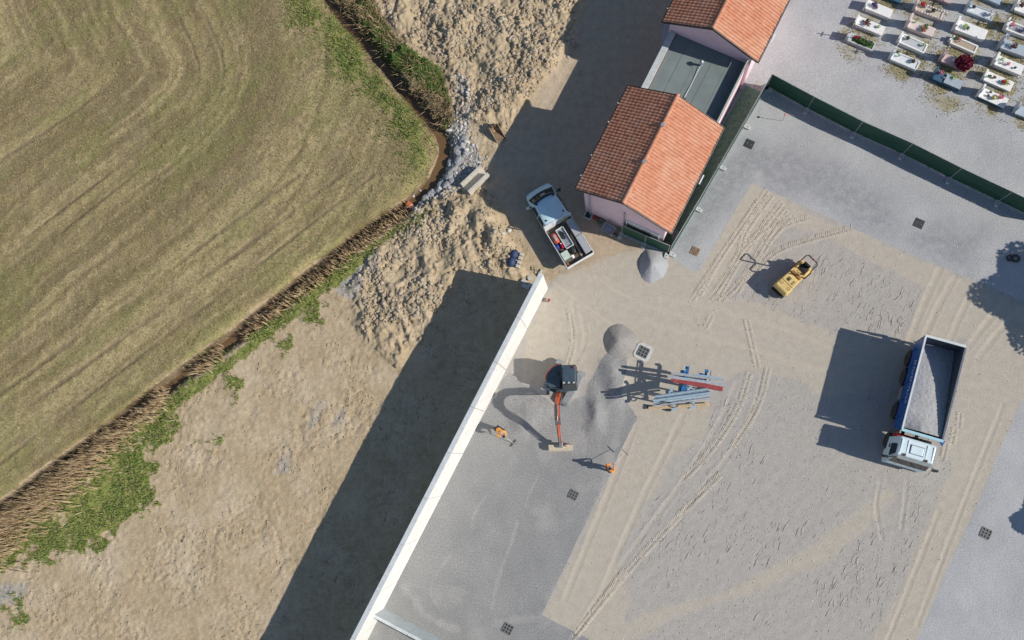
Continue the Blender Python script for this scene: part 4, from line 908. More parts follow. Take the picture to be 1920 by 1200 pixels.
MB().b2(-.80, .12, .982, .995, 1.5, 2.2).build('side_window', M_GLASS, cx_).location.y = -.02
MB().b2(-.70, .05, .15, .85, 2.502, 2.53).build('roof_panel', M_EXD, cx_, bevel=.01)
for yy in (.2, .5, .8): MB().b2(.14, .24, yy - .06, yy + .06, 2.48, 2.58).build('work_lamp', mat('lamp_pale', (.5, .5, .46), .3), cx_)
MB().lathe([(.05, 2.5), (.06, 2.6), (.03, 2.64)], (-.72, .82, 0), 8).build('beacon', M_RED, cx_)
MB().b2(.26, .46, .15, .9, .85, 1.02).build('control_shelf', mat('shelf_grey', (.2, .21, .2), .6), cx_)
BY = -.22
sw = MB().b2(.5, .95, BY - .18, BY + .18, .62, 1.15).build('swing_bracket', M_CHASSIS, ex_, bevel=.03)
def arm(pts, w, hs, name, material, par):
    m = MB(); pts = [Vector((p[0], 0, p[1])) for p in pts]; n = len(pts)
    for i, p in enumerate(pts):
        dr = (pts[min(i + 1, n - 1)] - pts[max(i - 1, 0)]).normalized(); nr = Vector((-dr.z, 0, dr.x))
        for sy, sn in ((-1, -1), (1, -1), (1, 1), (-1, 1)): m.v.append(tuple(p + nr * sn * hs[i] / 2 + Vector((0, BY + sy * w / 2, 0))))
    for i in range(n - 1):
        for k in range(4): m.f.append((i * 4 + k, i * 4 + (k + 1) % 4, i * 4 + 4 + (k + 1) % 4, i * 4 + 4 + k))
    m.f += [(3, 2, 1, 0), tuple((n - 1) * 4 + k for k in range(4))]
    return m.build(name, material, par, bevel=.015)
bo = arm([(.78, 1.0), (.95, 1.8), (1.25, 2.55), (1.65, 2.98), (2.15, 3.02), (2.45, 2.85)], .25, [.22, .34, .40, .38, .28, .18], 'boom', M_ORANGE, ex_)
MB().tube([(.98, BY + .15, 1.0), (1.35, BY + .15, 2.25)], .06, 8).build('boom_cylinder', M_DKARM, ex_)
MB().tube([(1.35, BY + .15, 2.25), (1.55, BY + .15, 2.75)], .032, 8).build('cylinder_rod', M_STEEL, ex_)
MB().tube([(1.5, BY, 3.25), (2.2, BY, 3.28)], .06, 8).build('stick_cylinder', M_DKARM, ex_); MB().tube([(2.2, BY, 3.28), (2.5, BY, 3.22)], .03, 8).build('cylinder_rod', M_STEEL, ex_)
so_ = arm([(2.25, 3.25), (2.5, 2.85), (3.1, 1.9), (3.88, .72)], .17, [.14, .30, .24, .15], 'stick', M_DKARM, ex_)
for s in (-1, 1): MB().bar((2.55, BY + s * .095, 2.74), (3.8, BY + s * .095, .86), .018, .10).build('stick_trim', M_ORANGE, so_)
MB().tube([(2.75, BY, 2.85), (3.45, BY, 1.75)], .05, 8).build('bucket_cylinder', M_ORANGE, ex_); MB().tube([(3.45, BY, 1.75), (3.85, BY, 1.12)], .028, 8).build('cylinder_rod', M_STEEL, ex_)
for s in (-1, 1):
    MB().tube([(1.0, BY + s * .13, 2.1), (1.6, BY + s * .15, 3.25), (2.2, BY + s * .15, 3.3), (2.75, BY + s * .14, 2.6)], .02, 6).build('hydraulic_hose', M_BLACKP, ex_)
MB().bar((3.85, BY, 1.12), (4.05, BY, .75), .12, .05).build('bucket_link', M_STEEL, ex_)
cpl = MB().b2(3.78, 4.12, BY - .16, BY + .16, .55, .75).build('coupler', M_STEEL, ex_, bevel=.02)
MB().lathe([(.06, BY + .28), (.06, BY + .40)], (4.0, 0, .66), 8, 'Y').build('tilt_motor', mat('motor_pink', (.65, .25, .2), .5), ex_)
bk = MB(); pr = [(3.92, .54), (4.25, .50), (4.34, .30), (4.25, .06), (3.90, .02), (3.90, .05), (4.22, .10), (4.29, .30), (4.22, .45), (3.92, .49)]
bo_ = bk.profile(pr, BY - .72, BY + .72).build('grading_bucket', mat('bucket_dusty', (.55, .48, .37), .8, var=.15, scale=6), ex_)
for s in (-1, 1): MB().profile([(3.92, .53), (4.25, .49), (4.33, .30), (4.24, .07), (3.91, .03)], BY + s * .735 - .012, BY + s * .735 + .012).build('bucket_cheek', mat('bucket_dusty', (.55, .48, .37)), bo_)

# ---- tandem roller
ra = P(1370 + 820 / 8.57, 440 + 865 / 8.57, 1.3); rb_ = P(1370 + 1020 / 8.57, 440 + 680 / 8.57, 1.3)
rrz = math.atan2(rb_.y - ra.y, rb_.x - ra.x)
ro = empty('tandem_roller', (ra.x, ra.y, 0), rrz, 'small yellow ride-on roller with hoop roll bar on the rough gravel', 'roller')
M_YEL = mat('roller_yellow', (.74, .53, .20), .5, var=.1, scale=4, dirt=(.62, .52, .36), dirtamt=.4)
M_DRUM = mat('drum_steel', (.36, .34, .31), .45, metal=.5, var=.2, dirt=DUST, dirtamt=.5)
for x in (.18, 1.95):
    MB().lathe([(.30, -.48), (.36, -.47), (.36, .47), (.30, .48)], (x, 0, .36), 24, 'Y').build('drum', M_DRUM, ro, smooth=False)
    for s in (-1, 1): MB().b2(x - .12, x + .42, s * .52 - .03, s * .52 + .03, .3, .62).build('drum_yoke', M_YEL, ro)
MB().b2(.60, 1.55, -.42, .42, .42, .66).build('frame', M_BLACKP, ro)
hd = MB().profile([(-.14, .74), (-.10, 1.18), (.0, 1.28), (.9, 1.34), (1.10, 1.30), (1.12, .66), (.1, .66)], -.49, .49, .05).build('bonnet', M_YEL, ro, bevel=.03)
for k in range(5): MB().b2(.62, .88, .03 + k * .045, .05 + k * .045, 1.33, 1.348).build('vent_slot', M_BLACKP, hd)
MB().b2(.60, .86, -.30, -.16, 1.325, 1.343).build('grille', mat('grille_olive', (.3, .23, .1), .6), hd)
MB().b2(.48, .495, -.44, .44, 1.29, 1.335).build('bonnet_seam', mat('seam_dark', (.2, .14, .05), .7), hd)
for y in (-.3, .28): MB().tube([(.28 + .09 * math.cos(a), y + .09 * math.sin(a), 1.303) for a in [k * 2 * math.pi / 10 for k in range(11)]], .01, 5).build('cap_ring', M_BLACKP, hd)
MB().b2(-.30, -.15, -.46, .46, .55, .74).build('front_bumper', M_BLACKP, ro)
MB().b2(1.16, 1.50, -.46, .46, .66, .98).build('foot_plate', M_YEL, ro); MB().b2(1.18, 1.36, -.36, .36, .981, 1.30).build('console', mat('console_rust', (.42, .2, .07), .6), ro, bevel=.02)
MB().tube([(1.40 + .0 * k, .0, 1.32) for k in range(2)] + [(1.46, 0, 1.42)], .025, 6).build('steering_column', M_BLACKP, ro)
MB().tube([(1.46 + .14 * math.cos(a), .14 * math.sin(a), 1.42) for a in [k * 2 * math.pi / 14 for k in range(15)]], .016, 6).build('steering_wheel', M_BLACKP, ro)
MB().b2(1.48, 2.28, -.48, .48, .72, .99).build('rear_tank', M_YEL, ro, bevel=.04)
st_ = MB().b2(1.75, 2.12, -.26, .26, 1.0, 1.14).build('seat', M_BLACKP, ro, bevel=.05); MB().box((2.14, 0, 1.34), (.12, .48, .46)).build('seat_back', M_BLACKP, st_, bevel=.04)
for s in (-1, 1):
    MB().b2(1.66, 2.15, s * .34 - .04, s * .34 + .04, .99, 1.2).build('arm_rest', M_YEL, ro, bevel=.02)
MB().tube([(1.56, -.50, .75), (1.58, -.50, 1.6), (1.62, -.50, 2.40), (1.70, -.44, 2.50), (2.18, -.44, 2.52), (2.30, -.34, 2.52), (2.30, .34, 2.52), (2.18, .44, 2.52), (1.70, .44, 2.50), (1.62, .50, 2.40), (1.58, .50, 1.6), (1.56, .50, .75)], .045, 8).build('roll_bar', mat('rollbar_dark', (.11, .07, .06), .5), ro)
MB().tube([(2.32, -.1, 2.53), (2.32, -.1, 2.62)], .05, 8).build('beacon', mat('beacon_pink', (.6, .25, .22), .4), ro)

# ------------------------------------------------------------------ stacked beams on trestles
M_SBLUE = mat('stand_blue', (.02, .16, .42), .5, var=.15, dirt=DUST, dirtamt=.2)
M_BRED = mat('beam_red', (.32, .055, .06), .6, var=.2, dirt=DUST, dirtamt=.25)
M_BGREY = mat('beam_grey', (.42, .45, .49), .5, metal=.3, var=.12, dirt=DUST, dirtamt=.2)
M_BTEAL = mat('beam_bluegrey', (.36, .47, .55), .5, metal=.2, var=.12, dirt=DUST, dirtamt=.2)
M_TIMBER = mat('batten_wood', (.55, .42, .26), .8, var=.2, scale=9)
def trestle(px, py, zt, rz, wd, label, group, M_SBLUE=M_SBLUE):
    q = P(px, py, zt); e = empty('trestle_stand', (q.x, q.y, 0), rz, label, 'trestle', group)
    for s in (-1, 1):
        MB().bar((0, s * wd * .22, .0), (0, s * wd * .22, zt - .10), .09).build('post', M_SBLUE, e)
        MB().b2(-.14, .14, s * wd * .40 - .16, s * wd * .40 + .16, .0, .05).build('foot_plate', M_SBLUE, e)
    MB().bar((0, -wd / 2, .1), (0, wd / 2, .1), .1).build('base_beam', M_SBLUE, e)
    MB().bar((0, -wd / 2, zt - .05), (0, wd / 2, zt - .05), .14, .1).build('cross_arm', M_SBLUE, e)
    for s in (-1, 1): MB().b2(-.11, .11, s * wd / 2 - .08, s * wd / 2 + .08, zt + .001, zt + .10).build('arm_stop', M_SBLUE, e)
    return e
b0, b1 = P(1257, 707, 2.1), P(1357, 721, 2.1); ba = math.atan2(b1.y - b0.y, b1.x - b0.x); bl_ = (b1 - b0).length
trestle(1286, 710, 2.1, ba, 1.35, 'blue steel trestle under the red beams, nearer the excavator', 'blue trestles')
trestle(1322, 716, 2.1, ba, 1.35, 'blue steel trestle under the red beams, further from the excavator', 'blue trestles')
def beam(name, px0, px1, z, w, h, material, label, cat, rad=None, group=None):
    a, b = P(*px0, z), P(*px1, z); L_ = (b - a).length
    e = empty(name, (a.x, a.y, z), math.atan2(b.y - a.y, b.x - a.x), label, cat, group)
    if rad: MB().tube([(0, 0, rad), (L_, 0, rad)], rad, 8).build('pipe', material, e)
    else:
        MB().b2(0, L_, -w / 2, w / 2, 0, .03).build('lower_flange', material, e); MB().b2(0, L_, -.02, .02, .031, h - .031).build('web', material, e); MB().b2(0, L_, -w / 2, w / 2, h - .03, h).build('upper_flange', material, e)
    return e
beam('red_beam', (1258, 712), (1354, 730), 2.11, .26, .34, M_BRED, 'long dark red steel beam on the blue trestles', 'beam')
beam('grey_beam', (1256, 707), (1358, 721), 2.46, .16, .12, M_BGREY, 'grey steel channel lying on top of the red beam', 'beam')
beam('grey_beam', (1258, 700), (1357, 713), 2.11, .15, .30, M_BGREY, 'grey steel beam on the blue trestles, furthest from the timber battens', 'beam')
beam('steel_rail', (1302, 702), (1356, 710), 2.44, .08, .07, M_BTEAL, 'short thin blue-grey rail on the trestle stack', 'rail')
MB_rod = MB()
for k, (pa, pb_) in enumerate((((1292, 688), (1286, 728)), ((1333, 696), (1329, 728)))):
    a, b = P(*pa, 2.3), P(*pb_, 2.3); tag(MB().bar(a, b, .05).build('clamp_rod', M_SBLUE), ('blue clamp rod across the beams, nearer the excavator', 'blue clamp rod across the beams, further from the excavator')[k], 'rod', 'blue clamp rods')
c0, c1 = P(1228, 749, 2.2), P(1328, 735, 2.2); ca_ = math.atan2(c1.y - c0.y, c1.x - c0.x)
trestle(1262, 748, 2.15, ca_, 1.25, 'grey steel trestle under the pipe bundle, nearer the excavator', 'pipe trestles', M_BTEAL); trestle(1298, 743, 2.15, ca_, 1.25, 'grey steel trestle under the pipe bundle, further from the excavator', 'pipe trestles', M_BTEAL)
for k, (dy, z, r, lab) in enumerate([(-6, 2.17, .09, 'outermost pipe on the side of the red beam'), (-1, 2.17, .10, 'second pipe from the red beam'), (5, 2.17, .10, 'third pipe from the red beam'), (11, 2.17, .07, 'outermost pipe on the timber side'), (1, 2.37, .07, 'thin pipe lying on top')]):
    beam('steel_pipe', (1228 - k, 750 + dy), (1328 + k, 735 + dy), z, 0, 0, M_BTEAL if k != 3 else M_BGREY, 'blue-grey steel pipe in the trestle bundle, ' + lab, 'pipe', r, 'pipes on the second trestle pair')
for k, (ya, yb, z, lab) in enumerate([(764, 757, .25, 'nearest the pipes'), (767, 760, .25, 'furthest from the pipes')]):
    a, b = P(1216, ya, z), P(1331, yb, z); tag(MB().bar(a, b, .09, .07).build('timber_batten', M_TIMBER), 'pale timber batten lying below the pipe bundle, ' + lab, 'batten', 'battens by the pipes')
tag(MB().tube([P(1262 + 10 * math.cos(k * .42), 757 + 7 * math.sin(k * .42), 1.9 - .03 * k) for k in range(16)] , .035, 6).build('black_hose', M_BLACKP), 'black hose looped over the timber side of the pipe bundle', 'hose')
tag(MB().tube([P(1230 + k * 3.2, 757 - k * .4 + 2 * math.sin(k), 2.45) for k in range(10)], .03, 6).build('black_cable', M_BLACKP), 'thin black cable lying along the blue-grey pipes', 'cable')
for px, py, lab in ((1217, 762, 'black rubber block at the excavator end of the battens'), (1253, 768, 'black rubber block beside the middle of the battens')):
    q = P(px, py); tag(MB().prism([(-.12, -.1), (.12, -.12), (.14, .08), (-.1, .12)], 0, .22, .1).build('rubber_block', M_BLACKP, loc=(q.x, q.y, 0)), lab, 'block')

# ------------------------------------------------------------------ gravel heaps
def heap(px, py, rx, ry, h, rz, material, label):
    q = P(px, py); m = MB(); nr, na = 16, 44; rr = random.Random(px); ph = [rr.uniform(0, 6) for _ in range(4)]
    m.v.append((0, 0, h))
    for i in range(1, nr + 1):
        s = i / nr
        for k in range(na):
            a = 2 * math.pi * k / na; w = 1 + .05 * math.sin(2 * a + ph[0]) + .05 * math.sin(3 * a + ph[1]) + .02 * math.sin(7 * a + ph[2])
            sr = (math.sqrt(s * s + .02) - .1414) / (math.sqrt(1.02) - .1414)
            z = h * (1 - sr ** 1.12) * (1 + .06 * math.sin(2 * a + ph[3]) * s) - .03 * s + rr.uniform(-.014, .014)
            sx_ = math.cos(a) * (.82 if math.cos(a) < 0 else 1.1)
            m.v.append((rx * s * w * sx_, ry * s * w * math.sin(a), z))
    m.f += [(0, 1 + k, 1 + (k + 1) % na) for k in range(na)]
    for i in range(nr - 1): m.f += [(1 + i * na + k, 1 + (i + 1) * na + k, 1 + (i + 1) * na + (k + 1) % na, 1 + i * na + (k + 1) % na) for k in range(na)]
    o = m.build('gravel_heap', material, None, smooth=True, loc=(q.x, q.y, hz(q.x, q.y))); o.rotation_euler.z = rz
    return tag(o, label, 'gravel heap')
def gravel(name, a, b, c):
    T = NT(name); p = T.pos(); g = T.noise(p, 14, 2, .85); l = T.noise(p, 1.3, 4)
    T.put(T.b.inputs['Base Color'], T.mix(T.rng(g, .3, .7), T.mix(T.rng(l, .35, .65), a, b), c)); T.b.inputs['Roughness'].default_value = .95; T.bump(g, .06, .8); return T.m
heap(1221, 498, .95, 1.22, .66, .1, gravel('heap_pale', (.29, .30, .325), (.36, .37, .395), (.48, .49, .51)), 'pale blue-grey gravel heap beside the green fence corner')
heap(1158, 640, 1.18, 1.15, .62, -.3, gravel('heap_dark', (.22, .21, .205), (.28, .265, .255), (.40, .38, .36)), 'round dark grey gravel heap between the wall and the drain')

# ------------------------------------------------------------------ drains and covers
M_IRON = mat('cast_iron', (.055, .058, .062), .6, metal=.3, var=.3, scale=14)
M_IRONG = mat('iron_grey', (.17, .175, .17), .6, var=.25, scale=14)
def grate(px, py, sz, label, material=M_IRON, rz=hrz, n=3, collar=False, z=None):
    q = P(px, py); e = empty('drain_cover', (q.x, q.y, hz(q.x, q.y) + .012), rz, label, 'drain cover')
    if collar:
        MB().prism([(-.52, -.36), (-.36, -.52), (.36, -.52), (.52, -.36), (.52, .36), (.36, .52), (-.36, .52), (-.52, .36)], -.06, .03).build('concrete_collar', mat('collar_concrete', (.56, .57, .55), .85, var=.12, scale=7), e)
    b = .035 if collar else 0
    MB().b2(-sz / 2, sz / 2, -sz / 2, sz / 2, -.05 + b, .0 + b).build('sump', M_IRON, e)
    for s in (-1, 1):
        MB().b2(-sz / 2, sz / 2, s * sz / 2 - .03, s * sz / 2 + .03, -.02 + b, .035 + b).build('frame_bar', material, e); MB().b2(s * sz / 2 - .03, s * sz / 2 + .03, -sz / 2 + .031, sz / 2 - .031, -.02 + b, .034 + b).build('frame_bar', material, e)
    for k in range(1, n): t_ = -sz / 2 + sz * k / n; MB().b2(t_ - .035, t_ + .035, -sz / 2 + .031, sz / 2 - .031, .001 + b, .030 + b).build('grate_bar', material, e)
    for k in range(1, n): t_ = -sz / 2 + sz * k / n; MB().b2(-sz / 2 + .031, sz / 2 - .031, t_ - .035, t_ + .035, .001 + b, .027 + b).build('grate_bar', material, e)
    return e
def cover(px, py, sz, label, material):
    q = P(px, py); e = empty('manhole_cover', (q.x, q.y, hz(q.x, q.y) + .015), hrz, label, 'manhole cover')
    MB().b2(-sz / 2, sz / 2, -sz / 2, sz / 2, -.05, .02).build('plate', material, e, bevel=.008)
    for s in (-1, 1): MB().b2(s * sz * .25 - .05, s * sz * .25 + .05, -.02, .02, .021, .03).build('lifting_slot', M_IRONG, e)
    return e
cover(1405, 270, .56, 'dark square manhole cover near the netted fence corner', M_IRON); cover(1723, 419, .58, 'dark square manhole cover on damp gravel below the cemetery fence', M_IRON)
cover(1303, 471, .52, 'rusty brown square cover beside the pale gravel heap', mat('rusty_plate', (.24, .15, .10), .8, var=.5, scale=9))
grate(1848, 1000, .56, 'grey drain grate on the pale gravel at the lower right', M_IRONG); grate(1075, 928, .52, 'drain grate in dark gravel below the second worker', M_IRONG); grate(952, 1179, .56, 'drain grate in dark gravel at the photo bottom', M_IRONG)
grate(1206, 660, .62, 'drain grate in a pale concrete collar beside the dark gravel heap', M_IRONG, collar=True)
for px, py, r, lab in ((1893, 484, .16, 'small black rubber ring near the tree shade, left one'), (1904, 485, .2, 'larger black rubber ring near the tree shade, right one')):
    q = P(px, py); tag(MB().tube([(r * math.cos(k * math.pi / 8), r * math.sin(k * math.pi / 8), .06) for k in range(17)], .06, 8, False).build('rubber_ring', M_TYRE, loc=(q.x, q.y, .02), smooth=True), lab, 'ring')
q = P(1466, 227); e = empty('survey_stake', (q.x, q.y, 0), 0, 'thin survey stake with a red top on pale gravel', 'stake')
MB().tube([(0, 0, 0), (0.01, 0, 1.15)], .012, 6).build('rod', M_STEEL, e); MB().blob((0, 0, 1.15), (.08, .08, .06), 8, .15, 2).build('red_cap', mat('pink_red', (.75, .18, .16), .5), e, smooth=True)

# ------------------------------------------------------------------ bits at the house foot
q = P(1103, 404); e = empty('meter_pit', (q.x, q.y, 0), hrz, 'open square concrete pit frame at the pink house corner', 'pit frame')
for a in range(4):
    o = MB().b2(-.27, .19, .19, .27, 0, .14).build('frame_side', M_FOOT, e); o.rotation_euler.z = a * math.pi / 2
MB().b2(-.185, .185, -.185, .185, .0, .03).build('pit_bottom', M_IRON, e)
q = P(1118, 408); tag(MB().b2(-.2, .2, -.15, .15, 0, .2).build('red_crate', mat('crate_red', (.35, .06, .06), .6), loc=(q.x, q.y, 0), bevel=.02), 'small red crate against the pink house wall', 'crate').rotation_euler.z = hrz
q = P(1127, 414); tag(MB().blob((0, 0, .12), (.28, .2, .16), 10, .2, 9).build('green_sack', mat('sack_green', (.08, .15, .1), .8), loc=(q.x, q.y, 0), smooth=True), 'dark green sack between the red crate and the barrow', 'sack')
q = P(1141, 433); e = empty('wheelbarrow', (q.x, q.y, 0), hrz - .1, 'grey wheelbarrow standing below the pink gable wall', 'wheelbarrow')
MB().add([(-.42, -.3, .62), (.42, -.3, .62), (.42, .3, .62), (-.42, .3, .62), (-.25, -.18, .35), (.25, -.18, .35), (.25, .18, .35), (-.25, .18, .35)], [(0, 1, 5, 4), (1, 2, 6, 5), (2, 3, 7, 6), (3, 0, 4, 7), (4, 5, 6, 7)]).build('tray', M_BGREY, e).modifiers.new('t', 'SOLIDIFY').thickness = .02
for s in (-1, 1):
    MB().tube([(.35, s * .1, .25), (-.2, s * .24, .33), (-.85, s * .28, .58)], .02, 6).build('handle', M_STEEL, e); MB().tube([(-.2, s * .2, .36), (-.3, s * .22, .0)], .018, 6).build('leg', M_STEEL, e)
MB().lathe([(.1, -.04), (.19, -.035), (.19, .035), (.1, .04)], (.5, 0, .19), 14, 'Y').build('wheel', M_TYRE, e)

# ------------------------------------------------------------------ ditch crossing: trough, bucket, boulders, pipe
q = G(893, 342); e = empty('concrete_trough', (q.x, q.y, q.z + .05), ang((876, 361), (913, 326)), 'open pale concrete channel box at the ditch crossing', 'trough')
M_CON = mat('raw_concrete', (.60, .56, .49), .85, var=.15, scale=4, bump=.01, dirt=(.35, .27, .19), dirtamt=.4)
for s in (-1, 1): MB().b2(-.9, .9, s * .36 - .10, s * .36 + .10, -.1, .58).build('side_beam', M_CON, e, bevel=.02)
MB().b2(-.88, .88, -.255, .255, -.1, .06).build('base_slab', M_CON, e)
q = G(933, 252); e = empty('digger_bucket', (q.x, q.y, q.z + .02), math.radians(-58), 'rusty excavator bucket lying beside the shaded road', 'bucket')
M_RUST = mat('rusty_bucket', (.25, .16, .10), .75, var=.35, scale=5, metal=.2, dirt=DUST, dirtamt=.4)
MB().profile([(-.45, .62), (-.5, .3), (-.35, .03), (.55, .0), (.55, .04), (-.32, .08), (-.45, .32), (-.40, .62)], -.30, .30).build('shell', M_RUST, e)
for s in (-1, 1): MB().profile([(-.47, .63), (-.49, .3), (-.35, .02), (.58, .0), (.50, .12), (-.2, .66)], s * .315 - .013, s * .315 + .013).build('cheek', mat('cheek_worn', (.42, .33, .25), .6, var=.3), e)
for k in range(4): MB().box((.63, -.24 + k * .16, .02), (.16, .06, .04), 0, None).build('tooth', M_STEEL, e)
for s in (-1, 1): MB().b2(-.6, -.35, s * .1 - .02, s * .1 + .02, .45, .78).build('hitch_ear', M_RUST, e)
M_BOUL = mat('boulder_grey', (.34, .345, .35), .85, var=.2, scale=3, bump=.04, bscale=9)
M_BOULP = mat('boulder_pale', (.62, .62, .60), .85, var=.12, scale=3, bump=.03, bscale=9)
BL = [(868, 266, .42, .26, 1.2), (857, 280, .38, .26, 1.0), (871, 285, .34, .24, .6), (860, 301, .46, .27, 1.2), (848, 318, .50, .24, .9), (840, 332, .40, .24, .8), (828, 345, .38, .26, .9), (838, 350, .34, .22, .4), (812, 363, .46, .26, .8), (800, 372, .36, .22, .7), (822, 358, .28, .2, 1.4), (850, 340, .3, .2, .3), (790, 378, .3, .2, .5), (875, 258, .30, .2, .3), (845, 300, .3, .18, 1.2)]
for i, (px, py, a, b, rz) in enumerate(BL):
    q = G(px, py); o = MB().blob((0, 0, .04), (a * random.uniform(.75, 1.0), b * random.uniform(.9, 1.3), .17), 9, .17, 40 + i, 6).build('boulder', M_BOUL, loc=(q.x + random.uniform(-.12, .12), q.y + random.uniform(-.12, .12), q.z)); o.rotation_euler.z = rz + random.uniform(-.5, .5)
    nb = ['first', 'second', 'third', 'fourth', 'fifth', 'sixth', 'seventh', 'eighth', 'ninth', 'tenth', 'eleventh', 'twelfth', 'thirteenth', 'fourteenth', 'fifteenth']
BLn = sorted(range(len(BL)), key=lambda i: BL[i][1])
bo_objs = [o for o in COL.objects if o.name.startswith('boulder')]
for rank, i in enumerate(BLn): tag(bo_objs[i], 'smooth grey boulder lining the ditch crossing, ' + nb[rank] + ' one counting from the photo top', 'boulder', 'grey boulders lining the ditch')
for k, (px, py, a, b, lab) in enumerate([(875, 267, .20, .12, 'white angular stone on the grey ditch boulders, upper one'), (876, 283, .17, .12, 'white angular stone on the grey ditch boulders, lower one'), (842, 243, .28, .12, 'pale flat stone at the head of the reedy ditch'), (945, 441, .16, .12, 'pale stone beside the house shade, left of two'), (955, 433, .15, .13, 'pale stone beside the house shade, right of two'), (825, 352, .2, .15, 'sunlit pale boulder near the orange pipe')]):
    q = G(px, py); tag(MB().blob((0, 0, .18 if k < 2 else .08), (a, b, .13), 9, .16, 70 + k, 6).build('pale_stone', M_BOULP, loc=(q.x, q.y, q.z + (.1 if k < 2 else 0))), lab, 'stone', 'pale stones')
q = G(768, 384); a = ang((762, 377), (777, 390)); e = empty('orange_pipe', (q.x, q.y, q.z + .22), a, 'short orange plastic pipe end jutting into the ditch', 'pipe')
MB().lathe([(.14, -.36), (.20, -.34), (.20, -.02), (.16, .0), (.16, .32), (.12, .33)], (0, 0, 0), 16, 'X').build('socket', mat('pipe_orange', (.62, .16, .06), .45, var=.12), e, smooth=False)
MB().lathe([(.215, -.06), (.215, .0)], (0, 0, 0), 16, 'X').build('collar_ring', mat('pipe_salmon', (.75, .45, .38), .5), e)
# pallet with blocks and dark blue sacks
q = G(968, 488); prz2 = ang((955, 494), (962, 472)); e = empty('timber_pallet', (q.x, q.y, q.z), prz2, 'timber pallet with blue sacks beside the earth heap', 'pallet')
for k in range(5): MB().b2(-.55, .55, -.42 + k * .19, -.30 + k * .19, .09, .115).build('slat', M_TIMBER, e)
for k in range(3): MB().b2(-.5 + k * .45, -.4 + k * .45, -.42, .46, .0, .089).build('bearer', M_TIMBER, e)
M_SACK = mat('sack_navy', (.035, .06, .14), .6, var=.2, scale=5)
for k, (x, y, lab) in enumerate([(.25, .18, 'navy blue sack on the pallet, end nearer the road'), (-.28, .18, 'navy blue sack on the pallet, end nearer the white wall')]):
    o = MB().blob((x, y, .36), (.34, .26, .26), 14, .06, 80 + k, 8).build('cement_sack', M_SACK, smooth=True); o.location = e.location; o.rotation_euler = e.rotation_euler; tag(o, lab, 'sack', 'navy sacks')
M_BLK = mat('concrete_block', (.52, .53, .52), .85, var=.12, scale=9)
for k, x in enumerate((.42, .14, -.14, -.42)):
    b = MB(); b.b2(x - .10, x + .10, -.40, -.16, .116, .32 + .06 * (k % 2)); o = b.build('concrete_block', M_BLK, bevel=.012); o.location = e.location; o.rotation_euler = e.rotation_euler
    tag(o, 'grey concrete block beside the navy sacks, ' + ['first', 'second', 'third', 'fourth'][k] + ' in the row from the road end', 'block', 'blocks on the pallet')
for k, (px, py, w, l, h, rz, lab) in enumerate([(993, 522, .24, .26, .22, .3, 'pale concrete block beside the white wall end'), (983, 528, .22, .34, .2, 1.0, 'pale concrete block half in the wall shade'), (986, 538, .26, .5, .25, 1.1, 'grey concrete block in the wall shade, longer one'), (997, 537, .24, .45, .25, .9, 'grey concrete block in the wall shade, nearest the wall'), (1013, 512, .14, .5, .12, -.5, 'narrow broken block beside the wall tip')]):
    q = G(px, py); o = MB().b2(-w / 2, w / 2, -l / 2, l / 2, 0, h).build('loose_block', M_BLK, loc=(q.x, q.y, q.z), bevel=.015); o.rotation_euler.z = rz; tag(o, lab, 'block')
q = P(1029, 564); e = empty('rubble_bucket', (q.x, q.y, 0), .4, 'small pale pink bucket at the foot of the white wall', 'bucket')
MB().lathe([(.12, 0), (.15, .28), (.135, .28), (.11, .05)], (0, 0, 0), 12).build('shell', mat('bucket_pink', (.75, .52, .46), .5), e); MB().tube([(.15 * math.cos(a), .02, .28 + .1 * math.sin(a)) for a in [math.pi * k / 6 for k in range(7)]], .008, 5).build('handle', M_STEEL, e)
# bramble-like offcut at the wall tip
tag(MB().tube([P(1000 + k * 3.0, 500 + k * 4 + 3 * math.sin(k * 2), .1 + .12 * (k % 2)) for k in range(6)], [.03] * 6, 6).build('bent_rebar', M_RUST), 'bent rusty bar lying at the white wall tip', 'rebar')

# ------------------------------------------------------------------ graves
ST = {'white': (.80, .80, .79), 'pinkish': (.66, .58, .55), 'grey': (.50, .52, .54), 'bluegrey': (.40, .46, .52), 'pale': (.68, .71, .73), 'navy': (.05, .12, .20), 'rose': (.55, .42, .42), 'tan': (.52, .46, .38), 'soil': (.42, .35, .27)}
def stone(k): return mat('stone_' + k, ST[k], .45 if k in ('navy', 'bluegrey') else .6, var=.1, scale=7)
FL = {'red': (.45, .02, .03), 'pink': (.70, .22, .28), 'purple': (.10, .05, .22), 'yellow': (.60, .55, .25), 'white': (.8, .8, .75), 'green': (.07, .14, .035), 'brown': (.13, .06, .05), 'lime': (.45, .60, .28), 'burgundy': (.16, .012, .035), 'dark': (.06, .05, .05), 'rust': (.35, .12, .06)}
def fl(k): return mat('flower_' + k, FL[k], .7, var=.45, scale=25)
def plant(e, x, y, z, r, col, n=60, name='flowers'):
    m = MB(); rr = random.Random(int(x * 100 + y * 977 + r * 31))
    m.blob((x, y, z + r * .6), (r * .62, r * .62, r * .6), 8, .25, rr.random(), 5)
    for _ in range(n):
        a = rr.uniform(0, 6.28); ph = math.acos(rr.uniform(-.2, 1)); R = r * rr.uniform(.7, 1.05)
        p = Vector((x + R * math.sin(ph) * math.cos(a), y + R * math.sin(ph) * math.sin(a), z + r * .6 + R * .8 * math.cos(ph))); s = r * rr.uniform(.16, .3)
        u = Vector((rr.uniform(-1, 1), rr.uniform(-1, 1), rr.uniform(-1, 1))).normalized(); w = u.orthogonal().normalized()
        m.add([p + u * s, p + w * s, p - u * s, p - w * s], [(0, 1, 2, 3)])
    return m.build(name, fl(col), e)
